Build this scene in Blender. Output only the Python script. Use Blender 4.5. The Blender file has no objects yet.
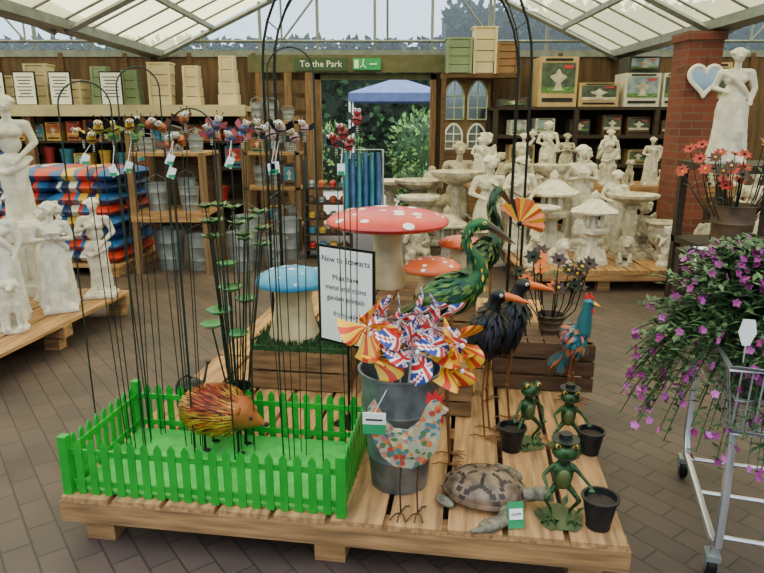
import bpy, math, random
from mathutils import Vector, Matrix, Euler
R=random.Random(11)
pi=math.pi
def lin(c):
    o=[]
    for x in c[:3]:
        x=x/255.0
        o.append(x/12.92 if x<=0.04045 else ((x+0.055)/1.055)**2.4)
    return (o[0],o[1],o[2],1.0)
MC={}
def mat(name,c,rough=.6,metal=0.0,var=.22,ns=9,bump=0.0,scale=(1,1,1),c2=None,thr=None,kind='noise'):
    if name in MC: return MC[name]
    m=bpy.data.materials.new(name); m.use_nodes=True; nt=m.node_tree; N=nt.nodes; L=nt.links
    b=N['Principled BSDF']; b.inputs['Roughness'].default_value=rough; b.inputs['Metallic'].default_value=metal
    tc=N.new('ShaderNodeTexCoord'); mp=N.new('ShaderNodeMapping'); mp.inputs['Scale'].default_value=scale
    L.new(tc.outputs['Object'],mp.inputs['Vector'])
    if kind=='noise':
        t=N.new('ShaderNodeTexNoise'); t.inputs['Scale'].default_value=ns; t.inputs['Detail'].default_value=5
        out=t.outputs['Fac']
    else:
        t=N.new('ShaderNodeTexVoronoi'); t.inputs['Scale'].default_value=ns; out=t.outputs['Distance']
    L.new(mp.outputs['Vector'],t.inputs['Vector'])
    cr=N.new('ShaderNodeValToRGB'); l=lin(c)
    if c2 is None:
        a=[max(0,x*(1-var*1.6)) for x in l[:3]]; d=[min(1,x*(1+var*1.3)) for x in l[:3]]
    else:
        a=list(l[:3]); d=list(lin(c2)[:3])
    e=cr.color_ramp.elements
    e[0].position=.3 if thr is None else thr-.02; e[1].position=.7 if thr is None else thr+.02
    e[0].color=(a[0],a[1],a[2],1); e[1].color=(d[0],d[1],d[2],1)
    L.new(out,cr.inputs['Fac']); L.new(cr.outputs['Color'],b.inputs['Base Color'])
    if bump>0:
        bp=N.new('ShaderNodeBump'); bp.inputs['Strength'].default_value=bump; bp.inputs['Distance'].default_value=.01
        L.new(out,bp.inputs['Height']); L.new(bp.outputs['Normal'],b.inputs['Normal'])
    MC[name]=m; return m

class MB:
    def __init__(s): s.v=[];s.f=[];s.mi=[];s.sm=[];s.mats=[];s.M=Matrix.Identity(4)
    def _m(s,m):
        if m not in s.mats: s.mats.append(m)
        return s.mats.index(m)
    def add(s,vs,fs,m,smooth=True,M=None):
        T=s.M if M is None else s.M@M
        o=len(s.v)
        for p in vs: s.v.append(T@Vector(p))
        if isinstance(m,list):
            for f,mm in zip(fs,m):
                s.f.append(tuple(i+o for i in f)); s.mi.append(s._m(mm)); s.sm.append(smooth)
        else:
            k=s._m(m)
            for f in fs: s.f.append(tuple(i+o for i in f)); s.mi.append(k); s.sm.append(smooth)
    def box(s,c,size,m,rot=None,top=1.0):
        x,y,z=[q/2 for q in size]
        vs=[(-x,-y,-z),(x,-y,-z),(x,y,-z),(-x,y,-z),(-x*top,-y*top,z),(x*top,-y*top,z),(x*top,y*top,z),(-x*top,y*top,z)]
        fs=[(0,3,2,1),(4,5,6,7),(0,1,5,4),(1,2,6,5),(2,3,7,6),(3,0,4,7)]
        M=Matrix.Translation(c)
        if rot is not None: M=M@Euler(rot).to_matrix().to_4x4()
        s.add(vs,fs,m,False,M)
    def b2(s,lo,hi,m):
        s.box([(a+b)/2 for a,b in zip(lo,hi)],[b-a for a,b in zip(lo,hi)],m)
    def tube(s,pts,r,m,n=6,closed=False):
        pts=[Vector(p) for p in pts]; k=len(pts)
        rr=r if isinstance(r,(list,tuple)) else [r]*k
        vs=[];fs=[]
        prev=None
        for i,p in enumerate(pts):
            if closed: t=(pts[(i+1)%k]-pts[i-1])
            else: t=(pts[min(i+1,k-1)]-pts[max(i-1,0)])
            if t.length<1e-9: t=Vector((0,0,1))
            t.normalize()
            if prev is None:
                a=Vector((0,0,1)) if abs(t.z)<.9 else Vector((1,0,0))
                x=t.cross(a).normalized()
            else:
                x=prev-t*prev.dot(t)
                if x.length<1e-6: x=t.orthogonal()
                x.normalize()
            prev=x; y=t.cross(x)
            for j in range(n):
                a=2*pi*j/n
                vs.append(p+(x*math.cos(a)+y*math.sin(a))*rr[i])
        for i in range(k if closed else k-1):
            i2=(i+1)%k
            for j in range(n):
                j2=(j+1)%n
                fs.append((i*n+j,i*n+j2,i2*n+j2,i2*n+j))
        if not closed:
            fs.append(tuple(range(n-1,-1,-1))); fs.append(tuple((k-1)*n+j for j in range(n)))
        s.add(vs,fs,m,True)
    def cap(s,p0,p1,r0,r1,m,n=10):
        p0=Vector(p0);p1=Vector(p1)
        s.tube([p0,p1],[r0,r1],m,n); s.ell(p0,(r0,)*3,m,n=(n,6)); s.ell(p1,(r1,)*3,m,n=(n,6))
    def lathe(s,prof,m,c=(0,0,0),n=24,fold=None,sx=1,sy=1,smooth=True,ph=0):
        vs=[];fs=[]
        for i,(r,z) in enumerate(prof):
            for j in range(n):
                a=2*pi*j/n+ph
                q=r*(1+(fold(a,z) if fold else 0))
                vs.append((c[0]+q*math.cos(a)*sx,c[1]+q*math.sin(a)*sy,c[2]+z))
        for i in range(len(prof)-1):
            for j in range(n):
                j2=(j+1)%n
                fs.append((i*n+j,i*n+j2,(i+1)*n+j2,(i+1)*n+j))
        if isinstance(m,list):
            mm=[]
            for i in range(len(prof)-1): mm+= [m[i%len(m)]]*n
            mm+=[m[0],m[-1]]
        else: mm=m
        fs.append(tuple(range(n-1,-1,-1))); fs.append(tuple((len(prof)-1)*n+j for j in range(n)))
        s.add(vs,fs,mm,smooth)
    def ell(s,c,r,m,rot=None,n=(14,9)):
        vs=[(0,0,-1)];a,b=n
        for i in range(1,b):
            t=-pi/2+pi*i/b
            for j in range(a):
                u=2*pi*j/a; vs.append((math.cos(t)*math.cos(u),math.cos(t)*math.sin(u),math.sin(t)))
        vs.append((0,0,1)); fs=[]
        for j in range(a): fs.append((0,1+(j+1)%a,1+j))
        for i in range(b-2):
            for j in range(a):
                fs.append((1+i*a+j,1+i*a+(j+1)%a,1+(i+1)*a+(j+1)%a,1+(i+1)*a+j))
        l=len(vs)-1
        for j in range(a): fs.append((l,1+(b-2)*a+j,1+(b-2)*a+(j+1)%a))
        M=Matrix.Translation(c)
        if rot is not None: M=M@Euler(rot).to_matrix().to_4x4()
        M=M@Matrix.Diagonal((r[0],r[1],r[2],1))
        s.add(vs,fs,m,True,M)
    def poly(s,pts,th,m,M=None,back=None):
        n=len(pts)
        vs=[(x,-th/2,z) for x,z in pts]+[(x,th/2,z) for x,z in pts]
        fs=[tuple(range(n)),tuple(range(2*n-1,n-1,-1))]+[(i,i+n,(i+1)%n+n,(i+1)%n) for i in range(n)]
        s.add(vs,fs,m,False,M)
    def blade(s,p,d,nrm,L,W,m,lift=.15):
        p=Vector(p);d=Vector(d).normalized();nrm=Vector(nrm)
        sd=d.cross(nrm)
        if sd.length<1e-6: sd=d.orthogonal()
        sd.normalize()
        nn=sd.cross(d)
        mid=p+d*L*.5+nn*L*lift
        s.add([p,mid+sd*W/2-nn*W*.1,p+d*L,mid-sd*W/2-nn*W*.1,mid],[(0,1,4),(1,2,4),(0,4,3),(4,2,3)],m,False)
    def text(s,t,size,m,M,ext=.0005,align='CENTER'):
        cu=bpy.data.curves.new('tx','FONT'); cu.body=t; cu.size=size; cu.align_x=align; cu.extrude=ext; cu.resolution_u=2
        ob=bpy.data.objects.new('tx',cu); bpy.context.collection.objects.link(ob)
        bpy.context.view_layer.update()
        ev=ob.evaluated_get(bpy.context.evaluated_depsgraph_get()); me=ev.to_mesh()
        vs=[v.co.copy() for v in me.vertices]; fs=[tuple(p.vertices) for p in me.polygons]
        ev.to_mesh_clear(); bpy.data.objects.remove(ob)
        s.add(vs,fs,m,False,M)
    def mesh(s,name):
        me=bpy.data.meshes.new(name)
        me.from_pydata([tuple(v) for v in s.v],[],s.f)
        for m in s.mats: me.materials.append(m)
        me.polygons.foreach_set('material_index',s.mi); me.polygons.foreach_set('use_smooth',s.sm)
        me.update()
        try: me.set_sharp_from_angle(angle=math.radians(42))
        except Exception: pass
        return me
    def make(s,name,loc=(0,0,0),rz=0,sc=1):
        return place(s.mesh(name),name,loc,rz,sc)
def place(me,name,loc,rz=0,sc=1):
    ob=bpy.data.objects.new(name,me); ob.location=loc; ob.rotation_euler=(0,0,rz); ob.scale=sc if isinstance(sc,tuple) else (sc,)*3
    bpy.context.collection.objects.link(ob); return ob
def remesh(mb,vox,sm=2):
    me=bpy.data.meshes.new('t'); me.from_pydata([tuple(v) for v in mb.v],[],mb.f)
    ob=bpy.data.objects.new('t',me); bpy.context.collection.objects.link(ob)
    r=ob.modifiers.new('r','REMESH'); r.mode='VOXEL'; r.voxel_size=vox
    q=ob.modifiers.new('s','SMOOTH'); q.factor=.5; q.iterations=sm
    bpy.context.view_layer.update()
    ev=ob.evaluated_get(bpy.context.evaluated_depsgraph_get()); m2=ev.to_mesh()
    vs=[v.co.copy() for v in m2.vertices]; fs=[tuple(p.vertices) for p in m2.polygons]
    ev.to_mesh_clear(); bpy.data.objects.remove(ob); bpy.data.meshes.remove(me)
    return vs,fs

# ---------------- materials
WY=mat('wood_pallet_y',(168,126,82),.75,var=.36,ns=3,scale=(14,1.2,14),bump=.15)
WX=mat('wood_pallet_x',(156,116,74),.75,var=.36,ns=3,scale=(1.2,14,14),bump=.15)
WD=mat('wood_dark',(88,62,40),.8,var=.35,ns=3,scale=(1.2,14,14),bump=.2)
WZ=mat('wood_post',(116,88,60),.8,var=.3,ns=3,scale=(14,14,1.2))
CR=mat('crate_wood',(134,100,64),.8,var=.35,ns=3,scale=(1.5,12,12),bump=.2)
STONE=mat('white_stone',(206,199,184),.85,var=.2,ns=16,bump=.25)
STONE2=mat('aged_stone',(178,168,148),.9,var=.32,ns=14,bump=.3)
STONE3=mat('plaster_white',(208,204,194),.8,var=.16,ns=12,bump=.12)
GREEN=mat('green_plastic',(16,150,40),.4,var=.14,ns=5)
GREENF=mat('green_sheet',(60,176,72),.5,var=.16,ns=20)
BLK=mat('black_metal',(18,22,20),.45,.5,var=.2)
GRNROD=mat('green_rod',(24,40,30),.5,.3,var=.2)
GALV=mat('galvanised',(120,128,134),.42,.75,var=.28,ns=14)
GALV2=mat('galvanised_pale',(136,142,146),.5,.5,var=.22,ns=10)
CHROME=mat('chrome_wire',(200,202,208),.3,.8,var=.08)
WHITE=mat('white_paint',(232,232,228),.6,var=.05)
PAPER=mat('paper',(232,232,228),.8,var=.03)
INK=mat('ink',(24,24,28),.8,var=.05)
RED=mat('toadstool_red',(204,44,46),.35,var=.18,ns=6)
BLUE=mat('toadstool_blue',(50,138,182),.35,var=.15,ns=6)
ORANGE=mat('toadstool_orange',(208,88,44),.4,var=.15,ns=6)
CREAM=mat('toadstool_cream',(204,182,140),.7,var=.25,ns=6,bump=.1)
GRASS=mat('astro_turf',(36,74,32),.9,var=.35,ns=60,bump=.3)
STEEL=mat('frame_steel',(124,130,130),.5,.3,var=.15)
TAGG=mat('tag_green',(30,136,84),.6,var=.05)
YEL=mat('yellow',(236,180,34),.45,var=.1); REDP=mat('red_plain',(198,28,38),.45,var=.1)
BLUP=mat('navy',(28,48,134),.5,var=.1); ORP=mat('orange_plain',(212,100,34),.45,var=.15)

# ---------------- world / lights
w=bpy.data.worlds.new('World'); bpy.context.scene.world=w; w.use_nodes=True
nt=w.node_tree; bg=nt.nodes['Background']
tc=nt.nodes.new('ShaderNodeTexCoord'); sp=nt.nodes.new('ShaderNodeSeparateXYZ'); rp=nt.nodes.new('ShaderNodeValToRGB')
nt.links.new(tc.outputs['Generated'],sp.inputs[0]); nt.links.new(sp.outputs['Z'],rp.inputs['Fac']); nt.links.new(rp.outputs['Color'],bg.inputs['Color'])
rp.color_ramp.elements[0].color=(.76,.88,1,1); rp.color_ramp.elements[1].color=(.88,.95,1,1)
bg.inputs['Strength'].default_value=4.2
sun=bpy.data.lights.new('sun','SUN'); sun.energy=1.5; sun.angle=math.radians(50); sun.color=(1,.98,.95)
so=bpy.data.objects.new('sun',sun); so.rotation_euler=(math.radians(28),math.radians(-22),0); bpy.context.collection.objects.link(so)

# ---------------- floor
def floor_mat():
    m=bpy.data.materials.new('brick_paving'); m.use_nodes=True; nt=m.node_tree; N=nt.nodes; L=nt.links; b=N['Principled BSDF']
    tc=N.new('ShaderNodeTexCoord'); mp=N.new('ShaderNodeMapping'); mp.inputs['Rotation'].default_value=(0,0,math.radians(8+45))
    L.new(tc.outputs['Object'],mp.inputs[0])
    br=N.new('ShaderNodeTexBrick'); br.inputs['Scale'].default_value=1; br.inputs['Brick Width'].default_value=.2; br.inputs['Row Height'].default_value=.1
    br.inputs['Mortar Size'].default_value=.004; br.inputs['Color1'].default_value=lin((90,74,68)); br.inputs['Color2'].default_value=lin((75,62,58)); br.inputs['Mortar'].default_value=lin((52,45,42))
    L.new(mp.outputs[0],br.inputs['Vector'])
    n=N.new('ShaderNodeTexNoise'); n.inputs['Scale'].default_value=2.2; n.inputs['Detail'].default_value=8; L.new(tc.outputs['Object'],n.inputs['Vector'])
    cr=N.new('ShaderNodeValToRGB'); cr.color_ramp.elements[0].position=.3; cr.color_ramp.elements[0].color=(.6,.6,.6,1); cr.color_ramp.elements[1].position=.7; cr.color_ramp.elements[1].color=(1.12,1.06,1.02,1)
    L.new(n.outputs['Fac'],cr.inputs[0])
    mx=N.new('ShaderNodeMix'); mx.data_type='RGBA'; mx.blend_type='MULTIPLY'; mx.inputs[0].default_value=1
    L.new(br.outputs['Color'],mx.inputs[6]); L.new(cr.outputs[0],mx.inputs[7]); L.new(mx.outputs[2],b.inputs['Base Color'])
    b.inputs['Roughness'].default_value=.6
    bp=N.new('ShaderNodeBump'); bp.inputs['Strength'].default_value=.4; bp.inputs['Distance'].default_value=.004; bp.invert=True
    L.new(br.outputs['Fac'],bp.inputs['Height']); L.new(bp.outputs[0],b.inputs['Normal'])
    return m
b=MB(); b.b2((-9.6,-5,-.1),(9.8,9.6,0),floor_mat()); b.make('floor')
b=MB(); b.b2((-14,9.62,-.1),(14,24,-.01),mat('gravel',(176,168,152),.9,ns=40)); b.make('ground_outside')

# ---------------- walls
TB=mat('timber_wall',(84,62,42),.8,var=.3,ns=2,scale=(8,8,1)); OL=mat('lintel_olive',(62,66,44),.7,var=.2)
BEI=mat('beige_board',(182,168,136),.8,var=.15,ns=3)
WALLG=mat('side_wall',(150,152,140),.8,var=.1,ns=2)
b=MB(); b.b2((-9.6,9.5,0),(-.95,9.6,2.42),TB); b.b2((.76,9.5,0),(9.8,9.6,2.42),TB); b.b2((-.95,9.5,2.2),(.76,9.6,2.42),OL)
for x in [-9+.9*i for i in range(9)]+[1.6+.9*i for i in range(9)]: b.b2((x-.03,9.47,0),(x+.03,9.5,2.42),WD)
b.make('wall_back')
for nm,x in(('wall_left',-9.6),('wall_right',9.7)):
    b=MB(); b.b2((x,-5,0),(x+.1,9.5,2.42),WALLG)
    b.make(nm)
b=MB(); b.b2((-9.5,-5.1,0),(9.7,-5,2.42),WALLG); b.make('wall_front')
def sheet(name,tcol,dcol,fac):
    m=bpy.data.materials.new(name); m.use_nodes=True; nt=m.node_tree; N=nt.nodes; L=nt.links; N.remove(N['Principled BSDF'])
    o=N['Material Output']; t=N.new('ShaderNodeBsdfTransparent'); t.inputs[0].default_value=tcol
    d=N.new('ShaderNodeBsdfTranslucent'); d.inputs[0].default_value=dcol
    n=N.new('ShaderNodeTexNoise'); n.inputs['Scale'].default_value=1.5
    mr=N.new('ShaderNodeMapRange'); mr.inputs[3].default_value=fac-.1; mr.inputs[4].default_value=fac+.1
    x=N.new('ShaderNodeMixShader'); L.new(n.outputs['Fac'],mr.inputs[0]); L.new(mr.outputs[0],x.inputs[0]); L.new(t.outputs[0],x.inputs[1]); L.new(d.outputs[0],x.inputs[2]); L.new(x.outputs[0],o.inputs[0])
    return m
RS=sheet('roof_sheet',(.80,.70,.36,1),(.9,.8,.45,1),.38)
RS2=sheet('roof_sheet_clear',(.72,.75,.74,1),(.8,.82,.8,1),.35)
RG=sheet('gable_sheet',(.46,.51,.54,1),(.55,.62,.66,1),.14)
bays=[(-9.5,-3.15),(-3.15,3.3),(3.3,9.7)]
EZ=2.42;RH=1.5
b=MB()
for x0,x1 in bays:
    xm=(x0+x1)/2
    for xa,xb in((x0,xm),(x1,xm)):
        for k in range(6):
            ya=-5+k*2.425; yb=ya+2.425
            b.add([(xa,ya,EZ),(xb,ya,EZ+RH),(xb,yb,EZ+RH),(xa,yb,EZ)],[(0,1,2,3)],RS if k in(3,4,5) else RS2,False)
        y=-4.8
        while y<9.5:
            b.tube([(xa,y,EZ-.02),(xb,y,EZ+RH-.02)],.014,STEEL,4); y+=.6
        for f in(.25,.5,.75): 
            z=EZ+RH*f-.05; xx=xa+(xb-xa)*f
            b.b2((xx-.025,-5,z-.03),(xx+.025,9.5,z+.03),STEEL)
    b.b2((xm-.04,-5,EZ+RH-.1),(xm+.04,9.5,EZ+RH-.02),STEEL)
b.b2((-3.27,-5,EZ-.06),(-3.03,9.5,EZ+.03),STEEL); b.b2((3.18,-5,EZ-.06),(3.42,9.5,EZ+.03),STEEL)
b.make('ceiling')
for k,y in enumerate([9.35,6.7,4.05,1.4,-1.25,-3.9]):
    for x0,x1 in bays:
        t=MB(); xm=(x0+x1)/2
        t.tube([(x0+.05,y,EZ-.08),(xm,y,EZ+RH-.12)],.035,STEEL,4); t.tube([(x1-.05,y,EZ-.08),(xm,y,EZ+RH-.12)],.035,STEEL,4)
        zt0=EZ+(.33 if k==1 else .14)
        t.tube([(x0+(.9 if k==1 else .5),y,zt0),(x1-(.9 if k==1 else .5),y,zt0)],.02,STEEL,4)
        for f in(-.45,0,.45):
            xx=xm+f*(x1-x0)/2; zt=EZ+RH*(1-abs(f))-.12
            t.tube([(xx,y,zt0),(xx*.5+xm*.5 if f else xm,y,EZ+RH*(1-abs(f)/2)-.14)],.015,STEEL,4)
            t.tube([(xx,y,zt0),(xx,y,zt)],.015,STEEL,4)
        t.make('roof_truss')
b=MB()
for x0,x1 in bays:
    xm=(x0+x1)/2
    b.add([(x0,9.55,EZ),(x1,9.55,EZ),(xm,9.55,EZ+RH)],[(0,1,2)],RG,False)
    x=x0+.65
    while x<x1-.2:
        z=EZ+RH*(1-abs(x-xm)/((x1-x0)/2)); b.b2((x-.02,9.5,EZ),(x+.02,9.54,z),STEEL); x+=.8
b.b2((-9.5,9.48,EZ-.05),(9.7,9.56,EZ+.04),STEEL)
b.make('window_1')
b=MB()
for x0,x1 in bays:
    xm=(x0+x1)/2
    b.add([(x0,-5.05,EZ),(x1,-5.05,EZ),(xm,-5.05,EZ+RH)],[(0,1,2)],RG,False)
b.make('window_2')
b=MB(); b.b2((-.94,9.38,0),(-.86,9.46,2.14),WZ); b.b2((.68,9.38,0),(.76,9.46,2.14),WZ); b.b2((-.94,9.38,2.06),(.76,9.46,2.14),OL)
b.make('door_1')
b=MB(); SG=mat('sign_green',(46,72,48),.6,var=.05)
b.b2((-1.85,9.30,2.15),(1.55,9.36,2.38),mat('fascia',(86,84,56),.7,var=.15))
b.b2((-1.2,9.28,2.17),(-.48,9.3,2.34),SG); b.text('To the Park',.12,WHITE,Matrix.Translation((-.84,9.275,2.22))@Euler((pi/2,0,0)).to_matrix().to_4x4())
b.make('park_fascia_sign')
b=MB(); EXG=mat('exit_green',(20,150,90),.5,var=.03); b.b2((-.4,9.25,2.18),(-.02,9.3,2.33),EXG)
b.tube([(-.26,9.245,2.30),(-.26,9.245,2.25),(-.22,9.245,2.2)],.008,WHITE,4);b.ell((-.25,9.245,2.31),(.012,.004,.012),WHITE);b.tube([(-.3,9.245,2.21),(-.26,9.245,2.24)],.008,WHITE,4)
b.b2((-.17,9.24,2.245),(-.07,9.25,2.265),WHITE); b.b2((-.38,9.24,2.2),(-.32,9.25,2.31),WHITE)
b.make('exit_sign')

# ---------------- outdoors
HG=mat('hedge_green',(20,38,20),.9,var=.5,ns=14,bump=.4); HG2=mat('leaf_light',(120,158,84),.7,var=.4,ns=20)
HGD=mat('leaf_dark',(42,76,38),.7,var=.4,ns=20)
def bush(name,loc,r,n,ms,L=.12,core=None,seed=1):
    q=random.Random(seed); b=MB(); b.ell((0,0,r[2]),(r[0]*.85,r[1]*.85,r[2]*.9),core or HG)
    for i in range(n):
        u=q.uniform(0,2*pi); z=q.uniform(-1,1); s=math.sqrt(1-z*z); d=Vector((s*math.cos(u),s*math.sin(u),z))
        k=q.uniform(.8,1.05); p=Vector((d.x*r[0]*k,d.y*r[1]*k,r[2]+d.z*r[2]*k))
        dd=(d+Vector((q.uniform(-1,1),q.uniform(-1,1),q.uniform(-.6,1)))*.8)
        b.blade(p,dd,d,L*q.uniform(.6,1.2),L*.45,q.choice(ms))
    return b.make(name,loc)
b=MB(); b.b2((-13,16,-.01),(1.5,17.2,3.15),HG); b.b2((1.5,16,-.01),(13,17.2,3.95),HG)
for i in range(4200):
    x=R.uniform(-9,9.5); hz=3.2 if x<1.5 else 4.0; z=R.uniform(.3,hz) if i%2 else R.uniform(hz-.5,hz+.08)
    b.blade((x,15.98+R.uniform(-.1,.1),z),(R.uniform(-1,1),-.8,R.uniform(-.5,1)),(0,-1,0),.3,.14,R.choice([HG,HG,HGD]))
b.make('hedge_row')
bush('garden_shrub',(.55,11.0,-.01),(.35,.3,.35),500,[HG2,HGD,HG2],.12,HGD,2)
bush('garden_shrub',(-1.1,14.6,-.01),(.7,.5,.7),800,[HGD,HG2],.16,HG,3)
bush('garden_shrub',(.9,14.8,-.01),(.7,.5,.85),800,[HG2,HG2,HGD],.16,HGD,4)
b=MB(); CAN=mat('canopy_blue',(84,100,146),.7,var=.1)
b.add([(-.9,-.7,2.0),(.9,-.7,2.0),(.9,.7,2.0),(-.9,.7,2.0),(0,0,2.3),(-.9,-.7,1.85),(.9,-.7,1.85),(.9,.7,1.85),(-.9,.7,1.85)],[(0,1,4),(1,2,4),(2,3,4),(3,0,4),(0,5,6,1),(1,6,7,2),(2,7,8,3),(3,8,5,0)],CAN,False)
for x in(-.88,.88):
    for y in(-.68,.68): b.tube([(x,y,0),(x,y,2)],.02,WHITE,6)
b.make('garden_canopy',(.3,12.6,-.01))

# ---------------- pallets
def pallet(name,loc,rz,W,D,sl=.185,gap=.020):
    b=MB(); n=int(round(W/(sl+gap))); st=W/n
    rows=[(0,D)] if D<1.8 else [(0,D/2-.012),(D/2+.012,D)]
    for (y0,y1) in rows:
        for i in range(n):
            x0=i*st; dz=R.uniform(-.003,.0)
            b.b2((x0+gap/2,y0+R.uniform(0,.006),.178+dz),(x0+st-gap/2,y1,.2+dz),WY)
        for y in(y0+.002,(y0+y1)/2-.04,y1-.1):
            b.b2((0,y,.100),(W,y+.09,.177),WX)
        for y in(y0+.02,(y0+y1)/2-.04,y1-.1):
            for x in(.06,W/2-.06,W-.18): b.b2((x,y+.03,0),(x+.11,y+.11,.10),WX)
    return b.make(name,loc,rz)
RZ=-math.radians(8.2)
pallet('display_pallet',(-1.16,2.03,0),RZ,1.97,2.9)
pallet('statue_pallet',(-3.71,3.45,0),RZ,1.5,1.7)
pallet('statue_pallet',(1.25,5.6,0),0,1.55,1.5)
pallet('statue_pallet',(2.84,5.55,0),0,.9,.75)
def PW(u,v): return (-1.16+.990*u+.143*v, 2.03-.143*u+.990*v)

# ---------------- picket fence bed
b=MB(); W,D=1.0,.5
b.b2((.01,.01,0),(W-.01,D-.01,.012),GREENF)
def picket(b,p,ax,h=.215,w=.027):
    x,y=p
    pts=[(-w/2,0),(w/2,0),(w/2,h-.02),(0,h),(-w/2,h-.02)]
    M=Matrix.Translation((x,y,0))@Matrix.Rotation(ax,4,'Z'); b.poly(pts,.007,GREEN,M)
n=20
for i in range(n+1):
    for y in(0,D): picket(b,(i*W/n,y),0)
m_=10
for i in range(1,m_):
    for x in(0,W): picket(b,(x,i*D/m_),pi/2)
for z in(.03,.15):
    for y in(.007,D-.007): b.b2((0,y-.005,z),(W,y+.005,z+.022),GREEN)
    for x in(.007,W-.007): b.b2((x-.005,0,z),(x+.005,D,z+.022),GREEN)
for x in(0,W):
    for y in(0,D): b.b2((x-.016,y-.016,0),(x+.016,y+.016,.225),GREEN)
x,y=PW(.03,.03); b.make('picket_fence_planter',(x,y,.2),RZ)

# ---------------- critter stakes
critc=[[mat('c_yel',(190,150,50),.4,.3),BLK,mat('c_yel2',(200,160,60),.4)],[mat('crit_green',(60,120,60),.4,.3),mat('c_lime',(140,160,70),.4)],[mat('c_org',(176,92,40),.4,.3),mat('crit_brown',(96,56,34),.5,.2),mat('c_cream',(200,180,150),.5)],[mat('crit_blue',(60,84,130),.4,.3),mat('c_red',(150,44,44),.4),mat('c_cream',(200,180,150),.5)],[mat('crit_pink',(180,140,130),.5),BLK,mat('c_cream',(200,180,150),.5)],[mat('c_red',(150,44,44),.4),BLK,mat('c_red',(150,44,44),.4)]]
def critter(b,p,cs,q):
    x,y,z=p; r=.019; M0=b.M; b.M=M0@Matrix.Translation(p)@Euler((q.uniform(-.3,.3),q.uniform(-.5,.5),q.uniform(-.8,.8))).to_matrix().to_4x4()@Matrix.Scale(q.uniform(.8,1.0),4)
    b.ell((0,.005,0),(r,r*.9,r*1.15),cs[0]); b.ell((0,.003,-.004),(r*1.04,r*.93,r*.3),cs[1%len(cs)])
    b.ell((0,-.012,.022),(r*.8,r*.75,r*.7),cs[-1])
    for s in(-1,1):
        b.ell((s*.009,-.024,.027),(.006,.005,.007),WHITE,n=(8,6)); b.ell((s*.009,-.029,.027),(.003,.002,.004),INK,n=(6,4))
        b.tube([(s*.006,-.01,.034),(s*.013,-.014,.05)],.0012,BLK,4); b.ell((s*.013,-.014,.051),(.003,.003,.003),BLK,n=(6,4))
        b.add([(s*.01,.01,.01),(s*.040,.018,.030),(s*.045,.018,.005),(s*.02,.012,-.008)],[(0,1,2,3)],cs[1%len(cs)],False)
        b.tube([(s*.01,-.01,-.012),(s*.02,-.016,-.028)],.0015,BLK,4)
    b.M=M0
cl=[(-1.0,2.38,5,0),(-.94,2.46,3,1),(-.76,2.36,5,2),(-.55,2.36,5,3),(-.34,2.30,5,4),(-.12,2.30,4,5)]
names=['bee_garden_stakes','frog_garden_stakes','bird_garden_stakes','butterfly_garden_stakes','owl_garden_stakes','ladybird_garden_stakes']
for ci,(cx,cy,k,ty) in enumerate(cl):
    b=MB(); q=random.Random(ci+3)
    for i in range(k):
        dx=(i-(k-1)/2)*.038+q.uniform(-.01,.01); dy=q.uniform(-.07,.05); h=1.245+q.uniform(-.05,.04)
        if cx>-.2: dx*=.7
        b.tube([(dx*.55,dy*.6,0.0),(dx*.8,dy,.6),(dx,dy,h)],.0021,GRNROD,5)
        for s in range(5): b.ell((dx,dy,h-.01-s*.006),(.005,.005,.0018),CHROME,n=(6,4))
        critter(b,(dx,dy-.01,h+.01),critc[ty],q)
    for j in range(1 if ci%2 else 2):
        dx=q.uniform(-.06,.06); zz=1.17-q.uniform(0,.06)
        b.box((dx,-.09,zz),(.026,.002,.038),PAPER,(0,q.uniform(-.5,.5),0)); b.box((dx,-.0915,zz-.012),(.022,.002,.012),TAGG)
        b.tube([(dx,-.09,zz+.02),(dx*.8,-.03,1.22)],.001,PAPER,4)
    b.make(names[ci],(cx,cy,.212))
def hoop(name,loc,w,h,rz=0,r=.003):
    b=MB(); pts=[(-w/2,0,0.0),(-w/2,0,h*.5),(-w/2,0,h-w/2)]+[(-w/2*math.cos(a),0,h-w/2+w/2*math.sin(a)) for a in [pi*i/12 for i in range(1,12)]]+[(w/2,0,h-w/2),(w/2,0,h*.5),(w/2,0,0)]
    b.tube(pts,r,GRNROD,6)
    return b.make(name,loc,rz)
hoop('plant_support_hoop',(-1.02,2.28,.212),.17,1.42,.2); hoop('plant_support_hoop',(-.9,2.47,.212),.15,1.48,.5)
hoop('plant_support_hoop',(-.66,2.28,.212),.17,1.33,-.2)
hoop('plant_support_hoop',(-.30,2.2,.212),.15,1.52,.1)
# garden arch
b=MB(); aw=.75
for y in(0,.38):
    pts=[(-aw,y,0),(-aw,y,.9),(-aw,y,1.6)]+[(-aw*math.cos(pi*i/20),y,1.6+aw*math.sin(pi*i/20)) for i in range(1,20)]+[(aw,y,1.6),(aw,y,.9),(aw,y,0)]
    b.tube(pts,.008,BLK,8)
    pts=[(-aw+.07,y,0.0),(-aw+.07,y,1.6)]+[(-(aw-.07)*math.cos(pi*i/20),y,1.6+(aw-.07)*math.sin(pi*i/20)) for i in range(1,20)]+[(aw-.07,y,1.6),(aw-.07,y,0)]
    if y==0: b.tube(pts,.004,BLK,6)
for s in(-1,1):
    for i in range(9): z=.1+i*.19; b.tube([(s*aw,0,z),(s*aw,.38,z)],.004,BLK,5)
for i in range(1,10):
    a=pi*i/10; b.tube([(-aw*math.cos(a),0,1.6+aw*math.sin(a)),(-aw*math.cos(a),.38,1.6+aw*math.sin(a))],.004,BLK,5)
b.make('garden_arch',(.085,3.76,.2),0)

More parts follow.
